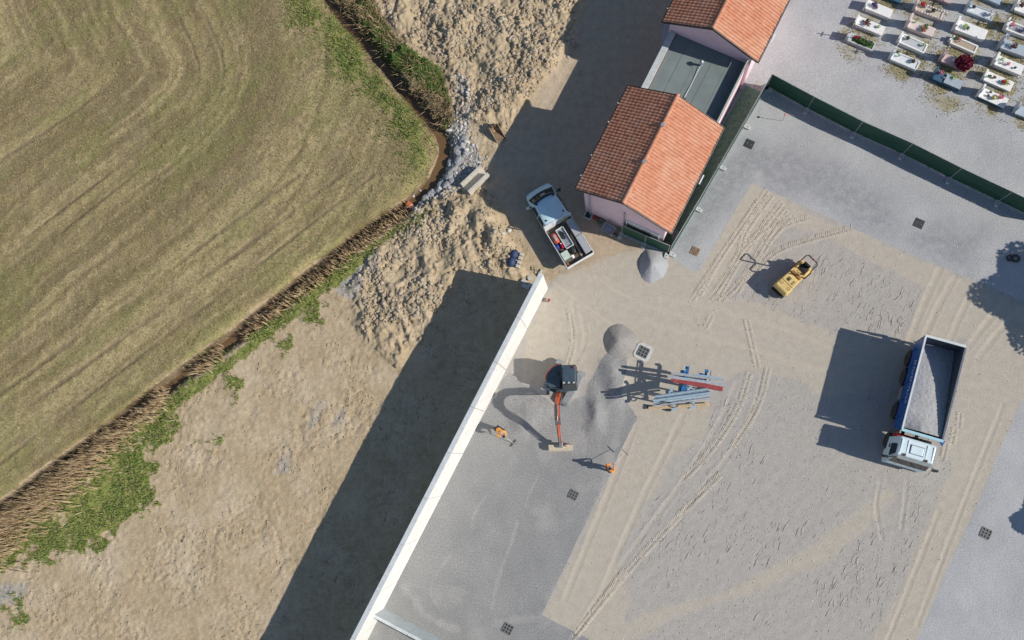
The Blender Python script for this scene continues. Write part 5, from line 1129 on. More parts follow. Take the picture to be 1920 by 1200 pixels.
def pot(e, x, y, z, r, h, material):
    return MB().lathe([(r * .7, z), (r, z + h), (r * .8, z + h), (r * .6, z + h * .7)], (x, y, 0), 10).build('vase', material, e)
# key: slab, style, slab height, headstone height (0 none), headstone shape, cross, plants [(x,y,r,colour)], label
GV = {
 'a': ('white', 'slab', .42, .0, '', 0, [(.45, .1, .20, 'purple'), (.62, .0, .14, 'purple'), (.75, -.1, .10, 'rust')], 'white grave slab with purple flowers at the top row, left column'),
 'b': ('white', 'slab', .40, .0, '', 0, [(.72, .05, .27, 'brown'), (1.62, .12, .12, 'lime')], 'white grave slab carrying a round brown bush'),
 'c': ('grey', 'bed', .32, .55, 'flat', 1, [(.55, .1, .18, 'red'), (.8, .05, .24, 'green'), (1.1, .0, .25, 'green'), (1.4, -.02, .25, 'green'), (1.65, .0, .2, 'green')], 'grey framed grave bed planted with green leaves and a red bloom'),
 'd': ('pinkish', 'bed', .34, .95, 'wave', 0, [(.4, .2, .2, 'red'), (.65, .15, .12, 'white'), (1.25, .0, .18, 'dark')], 'pinkish grave edged with rough stones, red flowers at its head'),
 'e': ('pinkish', 'slab', .42, .95, 'flat', 0, [(.4, .2, .1, 'lime'), (1.2, .1, .2, 'green'), (1.15, -.2, .2, 'rust')], 'pale pink grave slab with a dark plant and rust pot'),
 'f': ('white', 'inset', .36, .50, 'round', 0, [(.45, .1, .16, 'dark'), (1.7, .15, .13, 'lime')], 'white framed grave with pale grey centre between the rows'),
 'g': ('pale', 'inset', .36, .95, 'round', 0, [(.25, .3, .13, 'green'), (.45, .1, .1, 'lime'), (1.55, .1, .16, 'dark'), (1.62, .25, .15, 'white')], 'pale blue-grey grave with tall round headstone, lowest of its column'),
 'h': ('bluegrey', 'inset', .30, .95, 'round', 0, [(.35, .1, .15, 'dark'), (1.65, .0, .22, 'white')], 'blue-grey grave with white gravel and a tall headstone at top'),
 'i': ('white', 'slab', .46, .60, 'flat', 0, [(.55, .0, .18, 'lime'), (.75, -.1, .15, 'green')], 'large bright white grave slab without ornaments at its foot'),
 'j': ('white', 'bed', .30, .40, 'none', 1, [(.25, .15, .15, 'green'), (.45, .2, .14, 'pink'), (.55, .0, .06, 'red')], 'white framed grave filled with tan soil'),
 'k': ('rose', 'slab', .36, .95, 'round', 0, [(.8, .0, .16, 'white'), (1.5, .0, .52, 'burgundy')], 'rose grave almost hidden by a large burgundy bush'),
 'l': ('navy', 'split', .40, .95, 'round', 0, [(.35, .25, .17, 'pink'), (1.3, .25, .18, 'lime'), (.7, .0, .06, 'white')], 'dark navy grave slab with pink and lime flowers'),
 'm': ('white', 'gravelbed', .36, .5, 'flat', 1, [(.3, .1, .16, 'pink'), (1.2, .0, .2, 'purple')], 'white framed grave with dark gravel at the right edge'),
 'n': ('bluegrey', 'slab', .42, .95, 'flat', 0, [(.5, .05, .14, 'white'), (.8, .0, .22, 'brown')], 'blue-grey grave slab with a brown bush and tall headstone'),
 'o': ('white', 'slab', .44, .55, 'flat', 0, [(.35, .15, .15, 'lime'), (.5, -.1, .12, 'white'), (.85, -.05, .14, 'pink'), (1.4, -.1, .1, 'dark')], 'thick white grave slab with a pink bloom in its middle'),
 'p': ('white', 'slab', .30, .55, 'wave', 0, [(.25, -.05, .14, 'green'), (.6, .05, .14, 'rust'), (1.3, .0, .16, 'red'), (1.5, .05, .25, 'yellow')], 'white grave slab with rust, red and yellow flowers'),
 'q': ('white', 'darkside', .34, 1.0, 'round', 0, [(.6, .25, .1, 'dark'), (.55, -.1, .1, 'dark'), (1.0, -.1, .2, 'yellow'), (1.4, .2, .2, 'pink')], 'dark-sided grave with white top, lowest complete one'),
 'r': ('navy', 'slab', .36, .9, 'flat', 0, [], 'blue grave cut by the photo top, left one'),
 's': ('rose', 'slab', .36, .9, 'flat', 0, [], 'rose grave cut by the photo top, middle one'),
 't': ('bluegrey', 'slab', .36, .9, 'flat', 0, [], 'blue-grey grave cut by the photo top, right one'),
 'u': ('white', 'slab', .36, .8, 'round', 0, [(.3, .1, .2, 'brown')], 'white grave with a brown plant cut by the right edge at top'),
 'v': ('bluegrey', 'slab', .36, .95, 'round', 0, [], 'blue-grey grave cut by the right edge, lowest of all'),
}
for px, py, key in GRAVES:
    sk, style, sh, hh, shape, cross, plants, label = GV[key]; q = P(px, py, sh)
    GL, GW = {'i': (1.92, .74), 'k': (1.7, .62), 'j': (1.68, .60)}.get(key, (random.uniform(1.66, 1.82), random.uniform(.62, .70)))
    plants = [(x * .87, y * .75, r * .9, c) for x, y, r, c in plants]
    rz = hrz + random.uniform(-.04, .04); c0_ = Vector((math.cos(rz), math.sin(rz), 0)) * (GL / 2)
    e = empty('grave', (q.x - c0_.x, q.y - c0_.y, 0), rz, label, 'grave', 'graves in the cemetery corner')
    sm_ = stone(sk)
    if style in ('slab', 'split', 'darkside'):
        MB().b2(.04, GL - .04, -GW / 2 + .04, GW / 2 - .04, -.05, sh - .09).build('plinth', stone('navy') if style == 'darkside' else sm_, e)
        MB().b2(0, GL, -GW / 2, GW / 2, sh - .089, sh).build('top_slab', sm_, e, bevel=.012)
        if style == 'split': MB().add([(.7, -GW / 2 + .03, sh + .004), (GL - .03, -GW / 2 + .03, sh + .004), (GL - .03, .25, sh + .10), (.7, .3, sh + .10), (.7, -GW / 2 + .03, sh + .06), (GL - .03, -GW / 2 + .03, sh + .06), (GL - .03, .25, sh + .14), (.7, .3, sh + .14)], [(0, 1, 2, 3), (7, 6, 5, 4), (0, 4, 5, 1), (1, 5, 6, 2), (2, 6, 7, 3), (3, 7, 4, 0)]).build('sloped_tablet', stone('bluegrey'), e)
    else:
        fw_ = .10
        MB().b2(0, GL, -GW / 2, -GW / 2 + fw_, -.05, sh).build('kerb', sm_, e, bevel=.012); MB().b2(0, GL, GW / 2 - fw_, GW / 2, -.05, sh).build('kerb', sm_, e, bevel=.012)
        MB().b2(0, .24 if style == 'bed' and key == 'c' else fw_, -GW / 2 + fw_ + .001, GW / 2 - fw_ - .001, -.05, sh - .002).build('kerb', sm_, e, bevel=.01); MB().b2(GL - fw_, GL, -GW / 2 + fw_ + .001, GW / 2 - fw_ - .001, -.05, sh - .002).build('kerb', sm_, e, bevel=.01)
        MB().b2(fw_ + .002, GL - fw_ - .002, -GW / 2 + fw_ + .002, GW / 2 - fw_ - .002, -.04, sh - .05).build('infill', {'bed': stone('soil') if key in 'j' else (stone('tan') if key == 'd' else fl('green')), 'inset': stone('grey') if key == 'f' else stone('pale'), 'gravelbed': mat('dark_chip', (.3, .3, .34), .9, var=.8, scale=18)}[style], e)
        if key == 'd':
            for k in range(11):
                for s in (-1, 1): MB().blob((.1 + k * .18, s * (GW / 2 - .05), sh + .01), (.09, .07, .06), 7, .2, k * 3 + s, 5).build('edge_stone', sm_, e)
    if shape == 'flat': MB().b2(-.10, .045, -GW / 2 + .04, GW / 2 - .04, .0, sh + hh * .8).build('headstone', sm_, e, bevel=.012).location.x = -.06
    elif shape in ('round', 'wave'):
        prof = [(-GW / 2 + .06, 0), (GW / 2 - .06, 0), (GW / 2 - .06, sh + hh * .5)] + [((GW / 2 - .06) * math.cos(a), sh + hh * .5 + (.32 if shape == 'round' else .22) * hh * math.sin(a)) for a in [math.pi * k / 8 for k in range(1, 8)]] + [(-GW / 2 + .06, sh + hh * .5)]
        m = MB(); n = len(prof); m.add([(-.14, y, z) for y, z in prof] + [(-.02, y, z) for y, z in prof], [tuple(range(n)), tuple(reversed(range(n, 2 * n)))] + [(i, n + i, n + (i + 1) % n, (i + 1) % n) for i in range(n)]); m.build('headstone', sm_, e)
    elif shape == 'none': MB().b2(-.12, -.01, -.15, .15, 0, sh + .1).build('headstone', sm_, e)
    if key == 'a': MB().b2(-.1, -.01, -.3, .3, 0, sh + .3).build('headstone', sm_, e)
    if key == 'b': MB().b2(-.1, -.01, -.3, .3, 0, sh + .25).build('headstone', sm_, e)
    if cross or key in 'ghkn':
        zc = sh + (hh if shape != 'none' else .1) * (.8 if shape == 'flat' else .8) - .05
        cr = MB().bar((-.075, 0, zc), (-.075, 0, zc + .75), .05).build('cross', M_RUST if cross else sm_, e); MB().bar((-.075, -.17, zc + .52), (-.075, .17, zc + .52), .052).build('cross_arm', M_RUST if cross else sm_, cr)
    for x, y, r, col in plants:
        if r < .2 and col not in ('green',): pot(e, x, y, sh - .01, r * .6, .12, stone('grey'))
        plant(e, x, y, sh + (.06 if r < .2 else -.02) , r, col, 40 if r < .3 else 500, 'bush' if r >= .25 else 'flowers')

# ------------------------------------------------------------------ workers
M_SKIN = mat('skin', (.50, .30, .21), .55, var=.08); M_HV = mat('hi_vis_orange', (.90, .28, .03), .7, var=.15, scale=9); M_HVY = mat('hi_vis_amber', (.90, .40, .06), .7, var=.15, scale=9)
M_TROU = mat('trousers_dark', (.035, .035, .045), .85, var=.3, scale=8); M_HAIR = mat('hair_dark', (.025, .018, .015), .7); M_BOOT = mat('boot', (.05, .04, .03), .7)
def skin_obj(name, verts, edges, radii, material, parent, root=0, sub=2):
    me = bpy.data.meshes.new(name); me.from_pydata(verts, edges, []); me.materials.append(material)
    o = link(bpy.data.objects.new(name, me), parent); o.modifiers.new('skin', 'SKIN')
    sv = me.skin_vertices[0].data
    for i, r in enumerate(radii): sv[i].radius = (r, r) if not isinstance(r, tuple) else r
    for i in range(len(verts)): sv[i].use_root = (i == root)
    o.modifiers['skin'].use_smooth_shade = True
    m = o.modifiers.new('sub', 'SUBSURF'); m.levels = m.render_levels = sub
    return o
def person(loc, rz, label, J, shirt):
    e = empty('person', loc, rz, label, 'person')
    V = []; E = []; Rr = []
    def add(p, r, par=None):
        V.append(tuple(p)); Rr.append(r); i = len(V) - 1
        if par is not None: E.append((par, i))
        return i
    pel = add(J['pelvis'], (.14, .11)); sp = add(J['spine'], (.13, .10), pel); ch = add(J['chest'], (.16, .11), sp); nk = add(J['neck'], .055, ch)
    hd_ = Vector(J['head']); nkv = Vector(J['neck']); up = (hd_ - nkv).normalized()
    h1_ = add(hd_ - up * .03, .075, nk); h2_ = add(hd_ + up * .05, (.08, .095), h1_); h3_ = add(hd_ + up * .13, .06, h2_)
    for s in 'LR':
        sh_ = add(J['sh' + s], .065, ch); el = add(J['el' + s], .048, sh_); wr = add(J['wr' + s], .034, el); add(J['hn' + s], (.045, .022), wr)
        hp_ = add(J['hip' + s], .095, pel); kn = add(J['kn' + s], .065, hp_); an = add(J['an' + s], .042, kn); add(J['toe' + s], .04, an)
    body = skin_obj('body', V, E, Rr, M_SKIN, e)
    # jacket and trousers, a little larger than the limbs they cover
    v = [J['pelvis'], J['spine'], J['chest'], J['shL'], J['elL'], J['wrL'], J['shR'], J['elR'], J['wrR']]
    v = [tuple(p) for p in v]; v[0] = tuple(Vector(v[0]) * .75 + Vector(v[1]) * .25)
    skin_obj('jacket', v, [(0, 1), (1, 2), (2, 3), (3, 4), (4, 5), (2, 6), (6, 7), (7, 8)], [(.165, .135), (.165, .135), (.185, .14), .085, .068, .055, .085, .068, .055], shirt, e, 1)
    v = [J['pelvis'], J['hipL'], J['knL'], Vector(J['anL']) + Vector((0, 0, .05)), J['hipR'], J['knR'], Vector(J['anR']) + Vector((0, 0, .05))]
    skin_obj('trousers', [tuple(p) for p in v], [(0, 1), (1, 2), (2, 3), (0, 4), (4, 5), (5, 6)], [(.155, .13), .115, .085, .07, .115, .085, .07], M_TROU, e, 0)
    fwd = Vector(J.get('face', (1, 0, 0))).normalized()
    hr = MB().blob(hd_ + up * .075 - fwd * .02, (.098, .092, .105), 12, .05, 3, 8).build('hair', M_HAIR, e, smooth=True)
    side = up.cross(fwd).normalized()
    MB().blob(hd_ + fwd * .10 + up * .02, (.02, .016, .022), 6, 0, 1, 4).build('nose', M_SKIN, body, smooth=True)
    for s in (-1, 1):
        MB().blob(hd_ + fwd * .085 + side * s * .03 + up * .045, (.012, .012, .010), 6, 0, 1, 4).build('eye', mat('eye_dark', (.03, .02, .02), .2), body)
        MB().blob(hd_ + side * s * .088 + up * .02, (.018, .012, .03), 6, 0, 1, 4).build('ear', M_SKIN, body)
    MB().box(hd_ + fwd * .092 - up * .035, (.012, .04, .008), math.atan2(fwd.y, fwd.x)).build('mouth', mat('lip', (.35, .15, .12), .6), body)
    for s in 'LR':
        hn = Vector(J['hn' + s]); wr = Vector(J['wr' + s]); dr = (hn - wr).normalized(); sd = dr.orthogonal().normalized(); nr = dr.cross(sd)
        for k in range(4):
            b = hn + sd * (-.03 + .02 * k); l = (.032, .038, .036, .028)[k]
            MB().tube([b, b + dr * l + nr * .012, b + dr * l * 1.3 + nr * .04, b + dr * l * .9 + nr * .058], [.0095, .009, .0085, .007], 6).build('finger', M_SKIN, body)
        b = wr * .35 + hn * .65 + sd * .035; MB().tube([b, b + sd * .025 + dr * .02 + nr * .02, b + sd * .015 + dr * .04 + nr * .045], [.011, .0105, .008], 6).build('thumb', M_SKIN, body)
        an = Vector(J['an' + s]); to = Vector(J['toe' + s]); dd_ = (to - an); dd_.z = 0; dd_.normalize()
        bt = MB().box((an.x + dd_.x * .06, an.y + dd_.y * .06, .05), (.29, .105, .10), math.atan2(dd_.y, dd_.x)).build('boot', M_BOOT, e, bevel=.025)
    return e
def rake(a, b, hz_, label):
    """handle from a (hands) to b (head); the head is a bar with teeth"""
    a, b = Vector(a), Vector(b); e = empty('rake', (b.x, b.y, 0), 0, label, 'rake'); o = Vector((b.x, b.y, 0))
    top = a + (a - b).normalized() * .35
    MB().tube([top - o, b - o], .016, 6).build('handle', mat('ash_handle', (.62, .54, .42), .6), e)
    dr = (b - a); dr.z = 0; dr.normalize(); sd = Vector((-dr.y, dr.x, 0))
    MB().bar(b - o - sd * .27, b - o + sd * .27, .035, .05).build('head_bar', M_IRON, e)
    for k in range(8): p = b - o + sd * (-.25 + .07 * k) - Vector((0, 0, .027)); MB().bar(p, p - Vector((0, 0, .05)), .01).build('tine', M_IRON, e)
    return e
# first worker bends to the rake near the wall; local +x is the way he faces
fA = P(937, 806); rzA = ang((940, 803), (962, 830))
JA = dict(pelvis=(-.08, 0, .88), spine=(.10, 0, 1.05), chest=(.30, 0, 1.22), neck=(.44, 0, 1.30), head=(.55, .02, 1.32), face=(.5, 0, -.85),
          shL=(.32, .20, 1.22), shR=(.32, -.20, 1.22), elL=(.42, .26, .96), elR=(.30, -.30, .98), wrL=(.62, .12, .84), wrR=(.44, -.10, .95), hnL=(.68, .05, .82), hnR=(.47, -.03, .98),
          hipL=(-.08, .10, .86), hipR=(-.08, -.10, .86), knL=(.10, .16, .46), knR=(-.10, -.15, .45), anL=(.08, .18, .07), anR=(-.25, -.16, .07), toeL=(.22, .20, .03), toeR=(-.12, -.18, .03))
person((fA.x, fA.y, 0), rzA, 'bent person in amber work shirt raking gravel near the white wall', JA, M_HVY)
mA = Matrix.Translation((fA.x, fA.y, 0)) @ Matrix.Rotation(rzA, 4, 'Z'); hb_ = P(963, 831)
rake(mA @ Vector((.62, .03, .90)), Vector((hb_.x, hb_.y, .07)), 0, 'rake with pale handle held by the bent worker')
fB = P(1142, 880); rzB = ang((1143, 878), (1165, 855))
JB = dict(pelvis=(0, 0, .95), spine=(.02, 0, 1.13), chest=(.03, 0, 1.36), neck=(.05, 0, 1.52), head=(.09, 0, 1.64), face=(1, 0, -.2),
          shL=(.03, .20, 1.42), shR=(.03, -.20, 1.42), elL=(.10, .30, 1.16), elR=(.14, -.27, 1.16), wrL=(.34, .16, 1.06), wrR=(.36, -.08, 1.08), hnL=(.40, .10, 1.05), hnR=(.42, -.03, 1.08),
          hipL=(0, .10, .93), hipR=(0, -.10, .93), knL=(.06, .13, .50), knR=(.02, -.12, .49), anL=(.02, .16, .07), anR=(-.04, -.14, .07), toeL=(.16, .19, .03), toeR=(.10, -.17, .03))
person((fB.x, fB.y, 0), rzB, 'upright person in orange jacket carrying a rake at the gravel edge', JB, M_HV)
mB = Matrix.Translation((fB.x, fB.y, 0)) @ Matrix.Rotation(rzB, 4, 'Z')
hq = P(1172, 848, .7); rake(mB @ Vector((.42, .02, 1.06)), Vector((hq.x, hq.y, .68)), 0, 'rake carried off the ground by the upright worker')

# ------------------------------------------------------------------ scattered matter (uncountable: kind stuff)
def island_mat(name, cols, rough=.9, trans=0):
    T = NT(name); g = T.n('NewGeometry'); r = T.n('ValToRGB'); T.t.links.new(g.outputs['Random Per Island'], r.inputs[0])
    cr = r.color_ramp; cr.interpolation = 'LINEAR'
    for i, c in enumerate(cols):
        el = cr.elements[i] if i < 2 else cr.elements.new(i / (len(cols) - 1)); el.position = i / (len(cols) - 1); el.color = (*c, 1)
    T.put(T.b.inputs['Base Color'], r.outputs[0]); T.b.inputs['Roughness'].default_value = rough; T.b.inputs['Specular IOR Level'].default_value = .15
    return T.m
def scatter(name, base_v, faces, pos, scl, rz, material, jit=.0, tilt=None, label=None, cat=None, lean=None):
    n = len(pos); bv = np.array(base_v, float); m = len(bv)
    V = np.repeat(bv[None], n, 0)
    if jit: V *= 1 + rng.uniform(-jit, jit, (n, m, 1))
    V *= scl[:, None, :]
    c, s_ = np.cos(rz)[:, None], np.sin(rz)[:, None]; x = V[..., 0] * c - V[..., 1] * s_; y = V[..., 0] * s_ + V[..., 1] * c
    z = V[..., 2]
    if lean is not None: x = x + lean[:, None, 0] * z; y = y + lean[:, None, 1] * z
    V = np.stack([x, y, z], -1) + pos[:, None, :]
    fl_ = np.array([i for f in faces for i in f]); ln = np.array([len(f) for f in faces])
    loops = (np.arange(n)[:, None] * m + fl_[None]).ravel(); tot = np.tile(ln, n); st = np.concatenate([[0], np.cumsum(tot)[:-1]])
    me = bpy.data.meshes.new(name); me.vertices.add(n * m); me.vertices.foreach_set('co', V.astype(np.float32).ravel())
    me.loops.add(len(loops)); me.polygons.add(len(tot)); me.loops.foreach_set('vertex_index', loops.astype(np.int32)); me.polygons.foreach_set('loop_start', st.astype(np.int32))
    me.update(calc_edges=True); me.materials.append(material)
    return tag(link(bpy.data.objects.new(name, me)), label, cat, kind='stuff')
def sample(n, weight, box=None):
    """n points drawn in proportion to a weight grid"""
    w = np.clip(weight, 0, None).ravel(); cs = np.cumsum(w); idx = np.searchsorted(cs, rng.random(n) * cs[-1]); idx = np.clip(idx, 0, len(w) - 1)
    x = X.ravel()[idx] + rng.uniform(-.5, .5, n) * STEP; y = Y.ravel()[idx] + rng.uniform(-.5, .5, n) * STEP
    return x, y
VIS = (X > -46) & (X < 29) & (Y > -14) & (Y < 34)
ph_ = (1 + 5 ** .5) / 2
ICO_V = np.array([(-1, ph_, 0), (1, ph_, 0), (-1, -ph_, 0), (1, -ph_, 0), (0, -1, ph_), (0, 1, ph_), (0, -1, -ph_), (0, 1, -ph_), (ph_, 0, -1), (ph_, 0, 1), (-ph_, 0, -1), (-ph_, 0, 1)]) / math.hypot(1, ph_)
ICO_F = [(0, 11, 5), (0, 5, 1), (0, 1, 7), (0, 7, 10), (0, 10, 11), (1, 5, 9), (5, 11, 4), (11, 10, 2), (10, 7, 6), (7, 1, 8), (3, 9, 4), (3, 4, 2), (3, 2, 6), (3, 6, 8), (3, 8, 9), (4, 9, 5), (2, 4, 11), (6, 2, 10), (8, 6, 7), (9, 8, 1)]
OCT_V = [(1, 0, 0), (0, 1, 0), (-1, 0, 0), (0, -1, 0), (0, 0, 1), (0, 0, -1)]; OCT_F = [(0, 1, 4), (1, 2, 4), (2, 3, 4), (3, 0, 4), (1, 0, 5), (2, 1, 5), (3, 2, 5), (0, 3, 5)]
EARTHS = island_mat('clod_earth', [(.30, .235, .16), (.44, .365, .265), (.38, .305, .21), (.50, .44, .35), (.36, .29, .2)])
GREYS = island_mat('chip_grey', [(.24, .235, .23), (.42, .40, .38), (.33, .31, .29), (.62, .61, .58), (.38, .36, .33)])
def stones(name, n, w, smin, smax, pw, material, label, cat, flat=.7, sink=.25, V=ICO_V, F=ICO_F):
    x, y = sample(n, w * VIS); sz = smin + (smax - smin) * rng.random(n) ** pw
    scl = np.stack([sz * rng.uniform(.7, 1.3, n), sz * rng.uniform(.6, 1.0, n), sz * rng.uniform(.45, .9, n) * flat], -1)
    z = hzv(x, y) + scl[:, 2] * (.5 - sink)
    return scatter(name, V, F, np.stack([x, y, z], -1), scl, rng.uniform(0, 6.28, n), material, .28, label=label, cat=cat)
stones('earth_clods', 15000, m_clod * sstep(.35, .6, n_m), .015, .20, 5.0, EARTHS, 'broken clods of tan earth over the dug ground', 'clods')
stones('earth_crumbs', 7000, earth * (1 - m_clod) * (1 - m_green) * sstep(.42, .62, n_w), .02, .10, 3, EARTHS, 'small crumbs of dry earth on the bare strip', 'crumbs', V=OCT_V, F=OCT_F)
stones('rubble_stones', 3200, m_stone * (X > P(770, 390).x) * (Y > P(800, 400).y), .02, .15, 3.0, GREYS, 'grey broken stones around the ditch crossing', 'stones')
stones('loose_chippings', 9000, rough_y * (1 - .9 * m_sand) * (.3 + n_s), .012, .055, 4, GREYS, 'loose grey chippings on the trampled yard', 'chippings', V=OCT_V, F=OCT_F)
yc = island_mat('yard_clod', [(.36, .33, .30), (.44, .41, .375), (.40, .37, .335)])
x, y = sample(1100, rough_y * (1 - m_sand) ** 3 * sstep(.42, .62, n_w) * VIS); sz = .05 + .14 * rng.random(1100) ** 2.5
scatter('scuff_ridges', OCT_V, OCT_F, np.stack([x, y, hzv(x, y)], -1), np.stack([sz * 2.2, sz * .28, sz * .16], -1), rng.normal(1.05, .22, 1100), yc, .3, label='thin ridges of gravel scuffed up across the yard', cat='ridges')
stones('white_pebbles', 500, (rough_y + m_pale * .3 + earth * .5), .025, .06, 2, island_mat('pebble_white', [(.75, .74, .7), (.6, .58, .54), (.8, .8, .78)]), 'scattered white pebbles on the bare ground', 'pebbles', V=OCT_V, F=OCT_F)

# tyre tread prints pressed up in the sand
TRK = [[(1438, 357), (1400, 412), (1352, 480), (1312, 552)], [(1450, 362), (1410, 415), (1392, 445), (1386, 480), (1362, 520), (1332, 558)], [(1475, 394), (1444, 434), (1410, 496), (1382, 536), (1354, 562)], [(1487, 402), (1455, 434), (1433, 468), (1398, 520), (1382, 548)],
       [(1597, 428), (1523, 448), (1467, 465), (1438, 485), (1387, 541)], [(1518, 408), (1472, 419), (1436, 456)], [(1440, 425), (1400, 456), (1367, 504)], [(1420, 380), (1380, 440), (1335, 505), (1300, 560)], [(1466, 380), (1430, 425), (1378, 500), (1345, 560)],
       [(1405, 700), (1385, 770), (1330, 850), (1280, 900)], [(1440, 690), (1425, 760), (1375, 835)], [(1320, 920), (1240, 1000), (1160, 1090), (1080, 1190)], [(1350, 890), (1310, 930)], [(1172, 1070), (1110, 1150), (1075, 1195)], [(1800, 775), (1798, 800)], [(1790, 805), (1785, 830)], [(1775, 830), (1768, 860)], [(1335, 590), (1322, 615)], [(1400, 600), (1420, 690)], [(1068, 580), (1078, 640), (1062, 690)]]
pos_, scl_, rzs_ = [], [], []
for ln in TRK:
    pts = smooth_line(W(ln), 2); seg_ = np.diff(pts, axis=0); Ls = np.hypot(seg_[:, 0], seg_[:, 1]); cum = np.concatenate([[0], np.cumsum(Ls)])
    s_ = 0
    while s_ < cum[-1]:
        i = min(np.searchsorted(cum, s_, 'right') - 1, len(seg_) - 1); tt = (s_ - cum[i]) / Ls[i]; p = pts[i] + seg_[i] * tt; dr = seg_[i] / Ls[i]; nr = np.array([-dr[1], dr[0]]); a = math.atan2(dr[1], dr[0])
        for sd_ in (-1, 1):
            if random.random() < .9:
                q = p + nr * sd_ * .13 + dr * (.06 if sd_ > 0 else 0); pos_.append((q[0], q[1], hz(q[0], q[1]) + .004)); scl_.append((.036, .125, .017 * random.uniform(.5, 1.2))); rzs_.append(a + sd_ * .42)
        s_ += .125
BX_V = [(-1, -1, -.5), (1, -1, -.5), (1, 1, -.5), (-1, 1, -.5), (-.5, -.9, 1), (.5, -.9, 1), (.5, .9, 1), (-.5, .9, 1)]; BX_F = [(4, 5, 6, 7), (0, 1, 5, 4), (1, 2, 6, 5), (2, 3, 7, 6), (3, 0, 4, 7)]
scatter('tyre_prints', BX_V, BX_F, np.array(pos_), np.array(scl_), np.array(rzs_), island_mat('print_sand', [(.45, .40, .33), (.53, .475, .395), (.48, .43, .355)]), .05, label='chevron tyre tread prints raised in the sandy yard', cat='tyre prints')

# ------------------------------------------------------------------ vegetation
BL_V = [(-.5, 0, 0), (.5, 0, 0), (.32, .0, .6), (-.32, .0, .6), (0, 0, 1)]; BL_F = [(0, 1, 2, 3), (3, 2, 4)]
REED = island_mat('dry_reed', [(.46, .34, .20), (.60, .47, .30), (.36, .25, .14), (.52, .40, .25)])
# reeds stand along the lower ditch bank, in a belt that widens to the left
dseg = np.diff(DITCH, axis=0); dl = np.hypot(dseg[:, 0], dseg[:, 1]); dcum = np.concatenate([[0], np.cumsum(dl)])
_, s0 = pdist(np.array([P(775, 378).x]), np.array([P(775, 378).y]), DITCH); _, s1 = pdist(np.array([P(-40, 990).x]), np.array([P(-40, 990).y]), DITCH)
nR = 6800; s_ = float(s0[0]) + (float(s1[0]) - float(s0[0])) * rng.random(nR) ** .8
i = np.clip(np.searchsorted(dcum, s_, 'right') - 1, 0, len(dseg) - 1); tt = (s_ - dcum[i]) / dl[i]; pR = DITCH[i] + dseg[i] * tt[:, None]; dR = dseg[i] / dl[i][:, None]; nrm = np.stack([-dR[:, 1], dR[:, 0]], -1)
fr_ = (s_ - float(s0[0])) / (float(s1[0]) - float(s0[0])); wid = .38 + .95 * np.clip(fr_ - .45, 0, 1) / .55
gap = vn(s_, s_ * 0, 2.6, 77); keep = gap + rng.uniform(-.1, .25, nR) > .36
for gpx, gpy, gr in ((328, 700, 1.5), (436, 640, 1.1), (800, 350, 2.0)):
    gq = P(gpx, gpy); keep &= np.hypot(pR[:, 0] - gq.x, pR[:, 1] - gq.y) > gr * rng.uniform(.6, 1.2, nR)
offs = np.abs(rng.normal(0, 1, nR)) * wid + .05 + .3 * (rng.random(nR) < .2) * -1
sidev = 1.0 if (np.dot(nrm[len(nrm) // 2], np.array([.5, -.8])) > 0) else -1.0
pR = pR + nrm * (offs * sidev)[:, None]; pR, sR = pR[keep], fr_[keep]; n = len(pR)
hh_ = rng.uniform(.55, 1.25, n) * (.75 + .5 * sR)
lean = rng.normal(0, .14, (n, 2)) + np.array([-.10, .02])
for k in range(2):
    scatter('dry_reeds' if k == 0 else 'dry_reed_leaves', BL_V, BL_F, np.column_stack([pR, hzv(pR[:, 0], pR[:, 1]) - .03]), np.column_stack([np.full(n, .045), np.full(n, .045), hh_ * (1 if k == 0 else .8)]), rng.uniform(0, 3.14, n) if k else rng.normal(1.45, .5, n), REED, .0, lean=lean * (1 if k == 0 else 1.8), label=('pale dry reeds standing along the lower ditch bank', 'bent dry reed leaves along the lower ditch bank')[k], cat='reeds')
GRS = island_mat('green_blade', [(.08, .17, .03), (.15, .25, .05), (.24, .31, .09), (.11, .20, .04), (.40, .35, .18), (.18, .26, .06), (.45, .37, .22), (.13, .22, .045)])
gw = m_green * sstep(.3, .62, n_s * .6 + n_m * .4) * (dd > .35)
n = 36000; x, y = sample(n, gw * VIS); hgt_ = .05 + .22 * rng.random(n) ** 1.6
scatter('bank_grass', BL_V, BL_F, np.column_stack([x, y, hzv(x, y) - .01]), np.column_stack([rng.uniform(.03, .07, n), np.full(n, .05), hgt_]), rng.uniform(0, 3.14, n), GRS, 0, lean=rng.normal(0, .55, (n, 2)), label='fresh green grass growing along the ditch banks', cat='grass')
gwm = np.zeros_like(X)
for gxp, gyp, _ in GRAVES:
    q = P(gxp, gyp); gwm = np.maximum(gwm, sstep(1.9, .7, np.hypot(X - q.x, Y - q.y) + (n_m - .5) * 1.6))
q = P(1775, 195); gwm = np.maximum(gwm, .8 * sstep(2.0, .3, np.hypot(X - q.x, (Y - q.y) * 1.5) + (n_m - .5) * 2)); gwm *= sstep(.40, .58, n_w * .6 + n_s * .4)
n = 9000; x, y = sample(n, gwm * VIS)
scatter('moss_tufts', BL_V, BL_F, np.column_stack([x, y, hzv(x, y) - .005]), np.column_stack([rng.uniform(.03, .09, n), np.full(n, .05), rng.uniform(.02, .07, n)]), rng.uniform(0, 3.14, n), island_mat('moss_blade', [(.26, .22, .07), (.20, .19, .06), (.36, .30, .13), (.15, .15, .05), (.42, .36, .22)]), 0, lean=rng.normal(0, 1.2, (n, 2)), label='yellowish moss and weeds between the graves', cat='moss')
STB = island_mat('field_stubble', [(.42, .33, .18), (.30, .225, .12), (.20, .21, .07), (.50, .40, .23), (.26, .20, .12), (.36, .28, .16)])
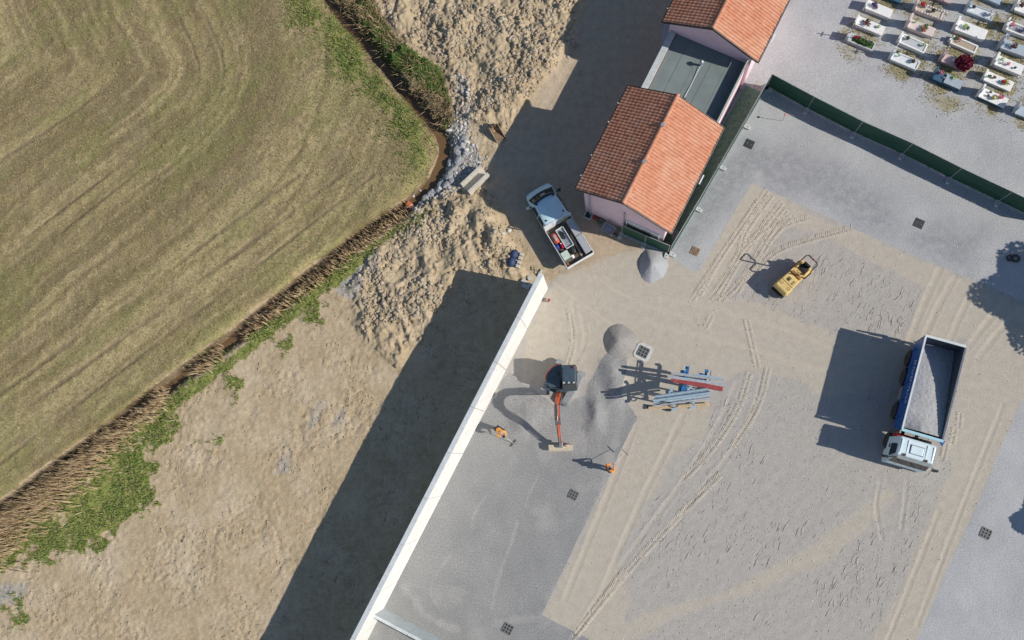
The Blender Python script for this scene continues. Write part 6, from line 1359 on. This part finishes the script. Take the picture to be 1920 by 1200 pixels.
n = 90000; x, y = sample(n, (m_field * (.5 + n_s) * (1 - .8 * m_ftr)) * VIS)
scatter('stubble_grass', BL_V, BL_F, np.column_stack([x, y, hzv(x, y) - .01]), np.column_stack([rng.uniform(.025, .055, n), np.full(n, .05), rng.uniform(.04, .14, n)]), rng.uniform(0, 3.14, n), STB, 0, lean=rng.normal(0, .8, (n, 2)), label='short dry stubble and grass covering the field', cat='stubble')
# thicket on the right bank of the upper ditch
m_g3 = mask(GREEN3, .25, .35); nb_ = fbm(X, Y, 1.3, 91, 3)
n = 26000; x, y = sample(n, m_g3 * sstep(.30, .5, nb_ + .05) * VIS * (dd > .25)); bh = np.clip(mval(nb_, x, y) - .3, 0, 1) * 1.9; z = hzv(x, y) + rng.random(n) ** .6 * bh
dryk = mval(fbm(X, Y, 1.8, 55, 3), x, y) + rng.normal(0, .06, n) > .57
LF_V = [(-.5, -.5, 0), (.5, -.35, .25), (.5, .5, 0), (-.35, .5, .3)]; LF_F = [(0, 1, 2, 3)]
for sel_, nm, mt, lab in ((~dryk, 'green_thicket', island_mat('thicket_green', [(.05, .10, .022), (.10, .175, .04), (.17, .225, .065), (.07, .12, .03)]), 'dense green thicket along the upper ditch'), (dryk, 'dry_thicket', island_mat('thicket_dry', [(.30, .22, .14), (.20, .15, .08), (.40, .31, .2), (.13, .14, .05)]), 'brown withered weeds among the upper ditch thicket')):
    m_ = int(sel_.sum()); k = rng.uniform(.05, .13, m_)
    scatter(nm, LF_V, LF_F, np.column_stack([x, y, z])[sel_], np.column_stack([k, k * rng.uniform(.35, 1, m_), k]), rng.uniform(0, 6.28, m_), mt, .3, label=lab, cat='thicket')
n = 2600; x, y = sample(n, m_g3 * VIS * (dd > .3))
scatter('dry_stalks', BL_V, BL_F, np.column_stack([x, y, hzv(x, y)]), np.column_stack([np.full(n, .04), np.full(n, .04), rng.uniform(.5, 1.2, n)]), rng.uniform(0, 3.14, n), REED, 0, lean=rng.normal(0, .35, (n, 2)) + np.array([.15, -.25]), label='dry stalks leaning over the upper ditch thicket', cat='stalks')

# trees just beyond the right edge
def tree(spx, spy, zc, r, label, seed):
    g = P(spx, spy); bx, by = g.x + 1.30 * zc, g.y - .275 * zc; e = empty('leafy_tree', (bx, by, 0), 0, label, 'tree', 'trees beyond the right edge')
    m = MB(); m.tube([(0, 0, -.1), (.05, .02, zc * .45), (.0, .05, zc * .8), (.05, 0, zc + r * .4)], [.16, .13, .09, .03], 8); rr = random.Random(seed)
    for k in range(9):
        a = k * 2.4; z_ = zc * (.5 + .05 * k); m.tube([(.03, .02, z_), (r * .4 * math.cos(a), r * .4 * math.sin(a), z_ + r * .3), (r * .8 * math.cos(a), r * .8 * math.sin(a), z_ + r * .45)], [.06, .04, .012], 6)
    tag(m.build('trunk', mat('bark', (.16, .12, .085), .9, var=.3, scale=12, bump=.02), e), kind=None)
    n = int(9000 * r); u = rng.normal(0, 1, (n, 3)); u /= np.linalg.norm(u, axis=1)[:, None]; R = r * rng.random(n) ** .35
    lob = 1 + .16 * np.sin(u[:, 0] * 5 + seed) + .14 * np.sin(u[:, 1] * 6 + 2) + .1 * np.sin(u[:, 2] * 7)
    pos = u * (R * lob)[:, None] * np.array([1, 1, .8]) + np.array([0, 0, zc]); k = rng.uniform(.10, .2, n)
    o = scatter('crown', LF_V, LF_F, pos, np.column_stack([k, k, k]), rng.uniform(0, 6.28, n), island_mat('tree_leaf', [(.04, .085, .02), (.09, .15, .035), (.06, .11, .025)]), .3)
    del o['kind']; o.parent = e
    return e
tree(1968, 566, 4.3, 2.75, 'large leafy tree beyond the right edge, shading the truck approach', 3)
tree(1962, 985, 2.9, 1.3, 'small leafy tree beyond the right edge, shading the lower gravel', 8)
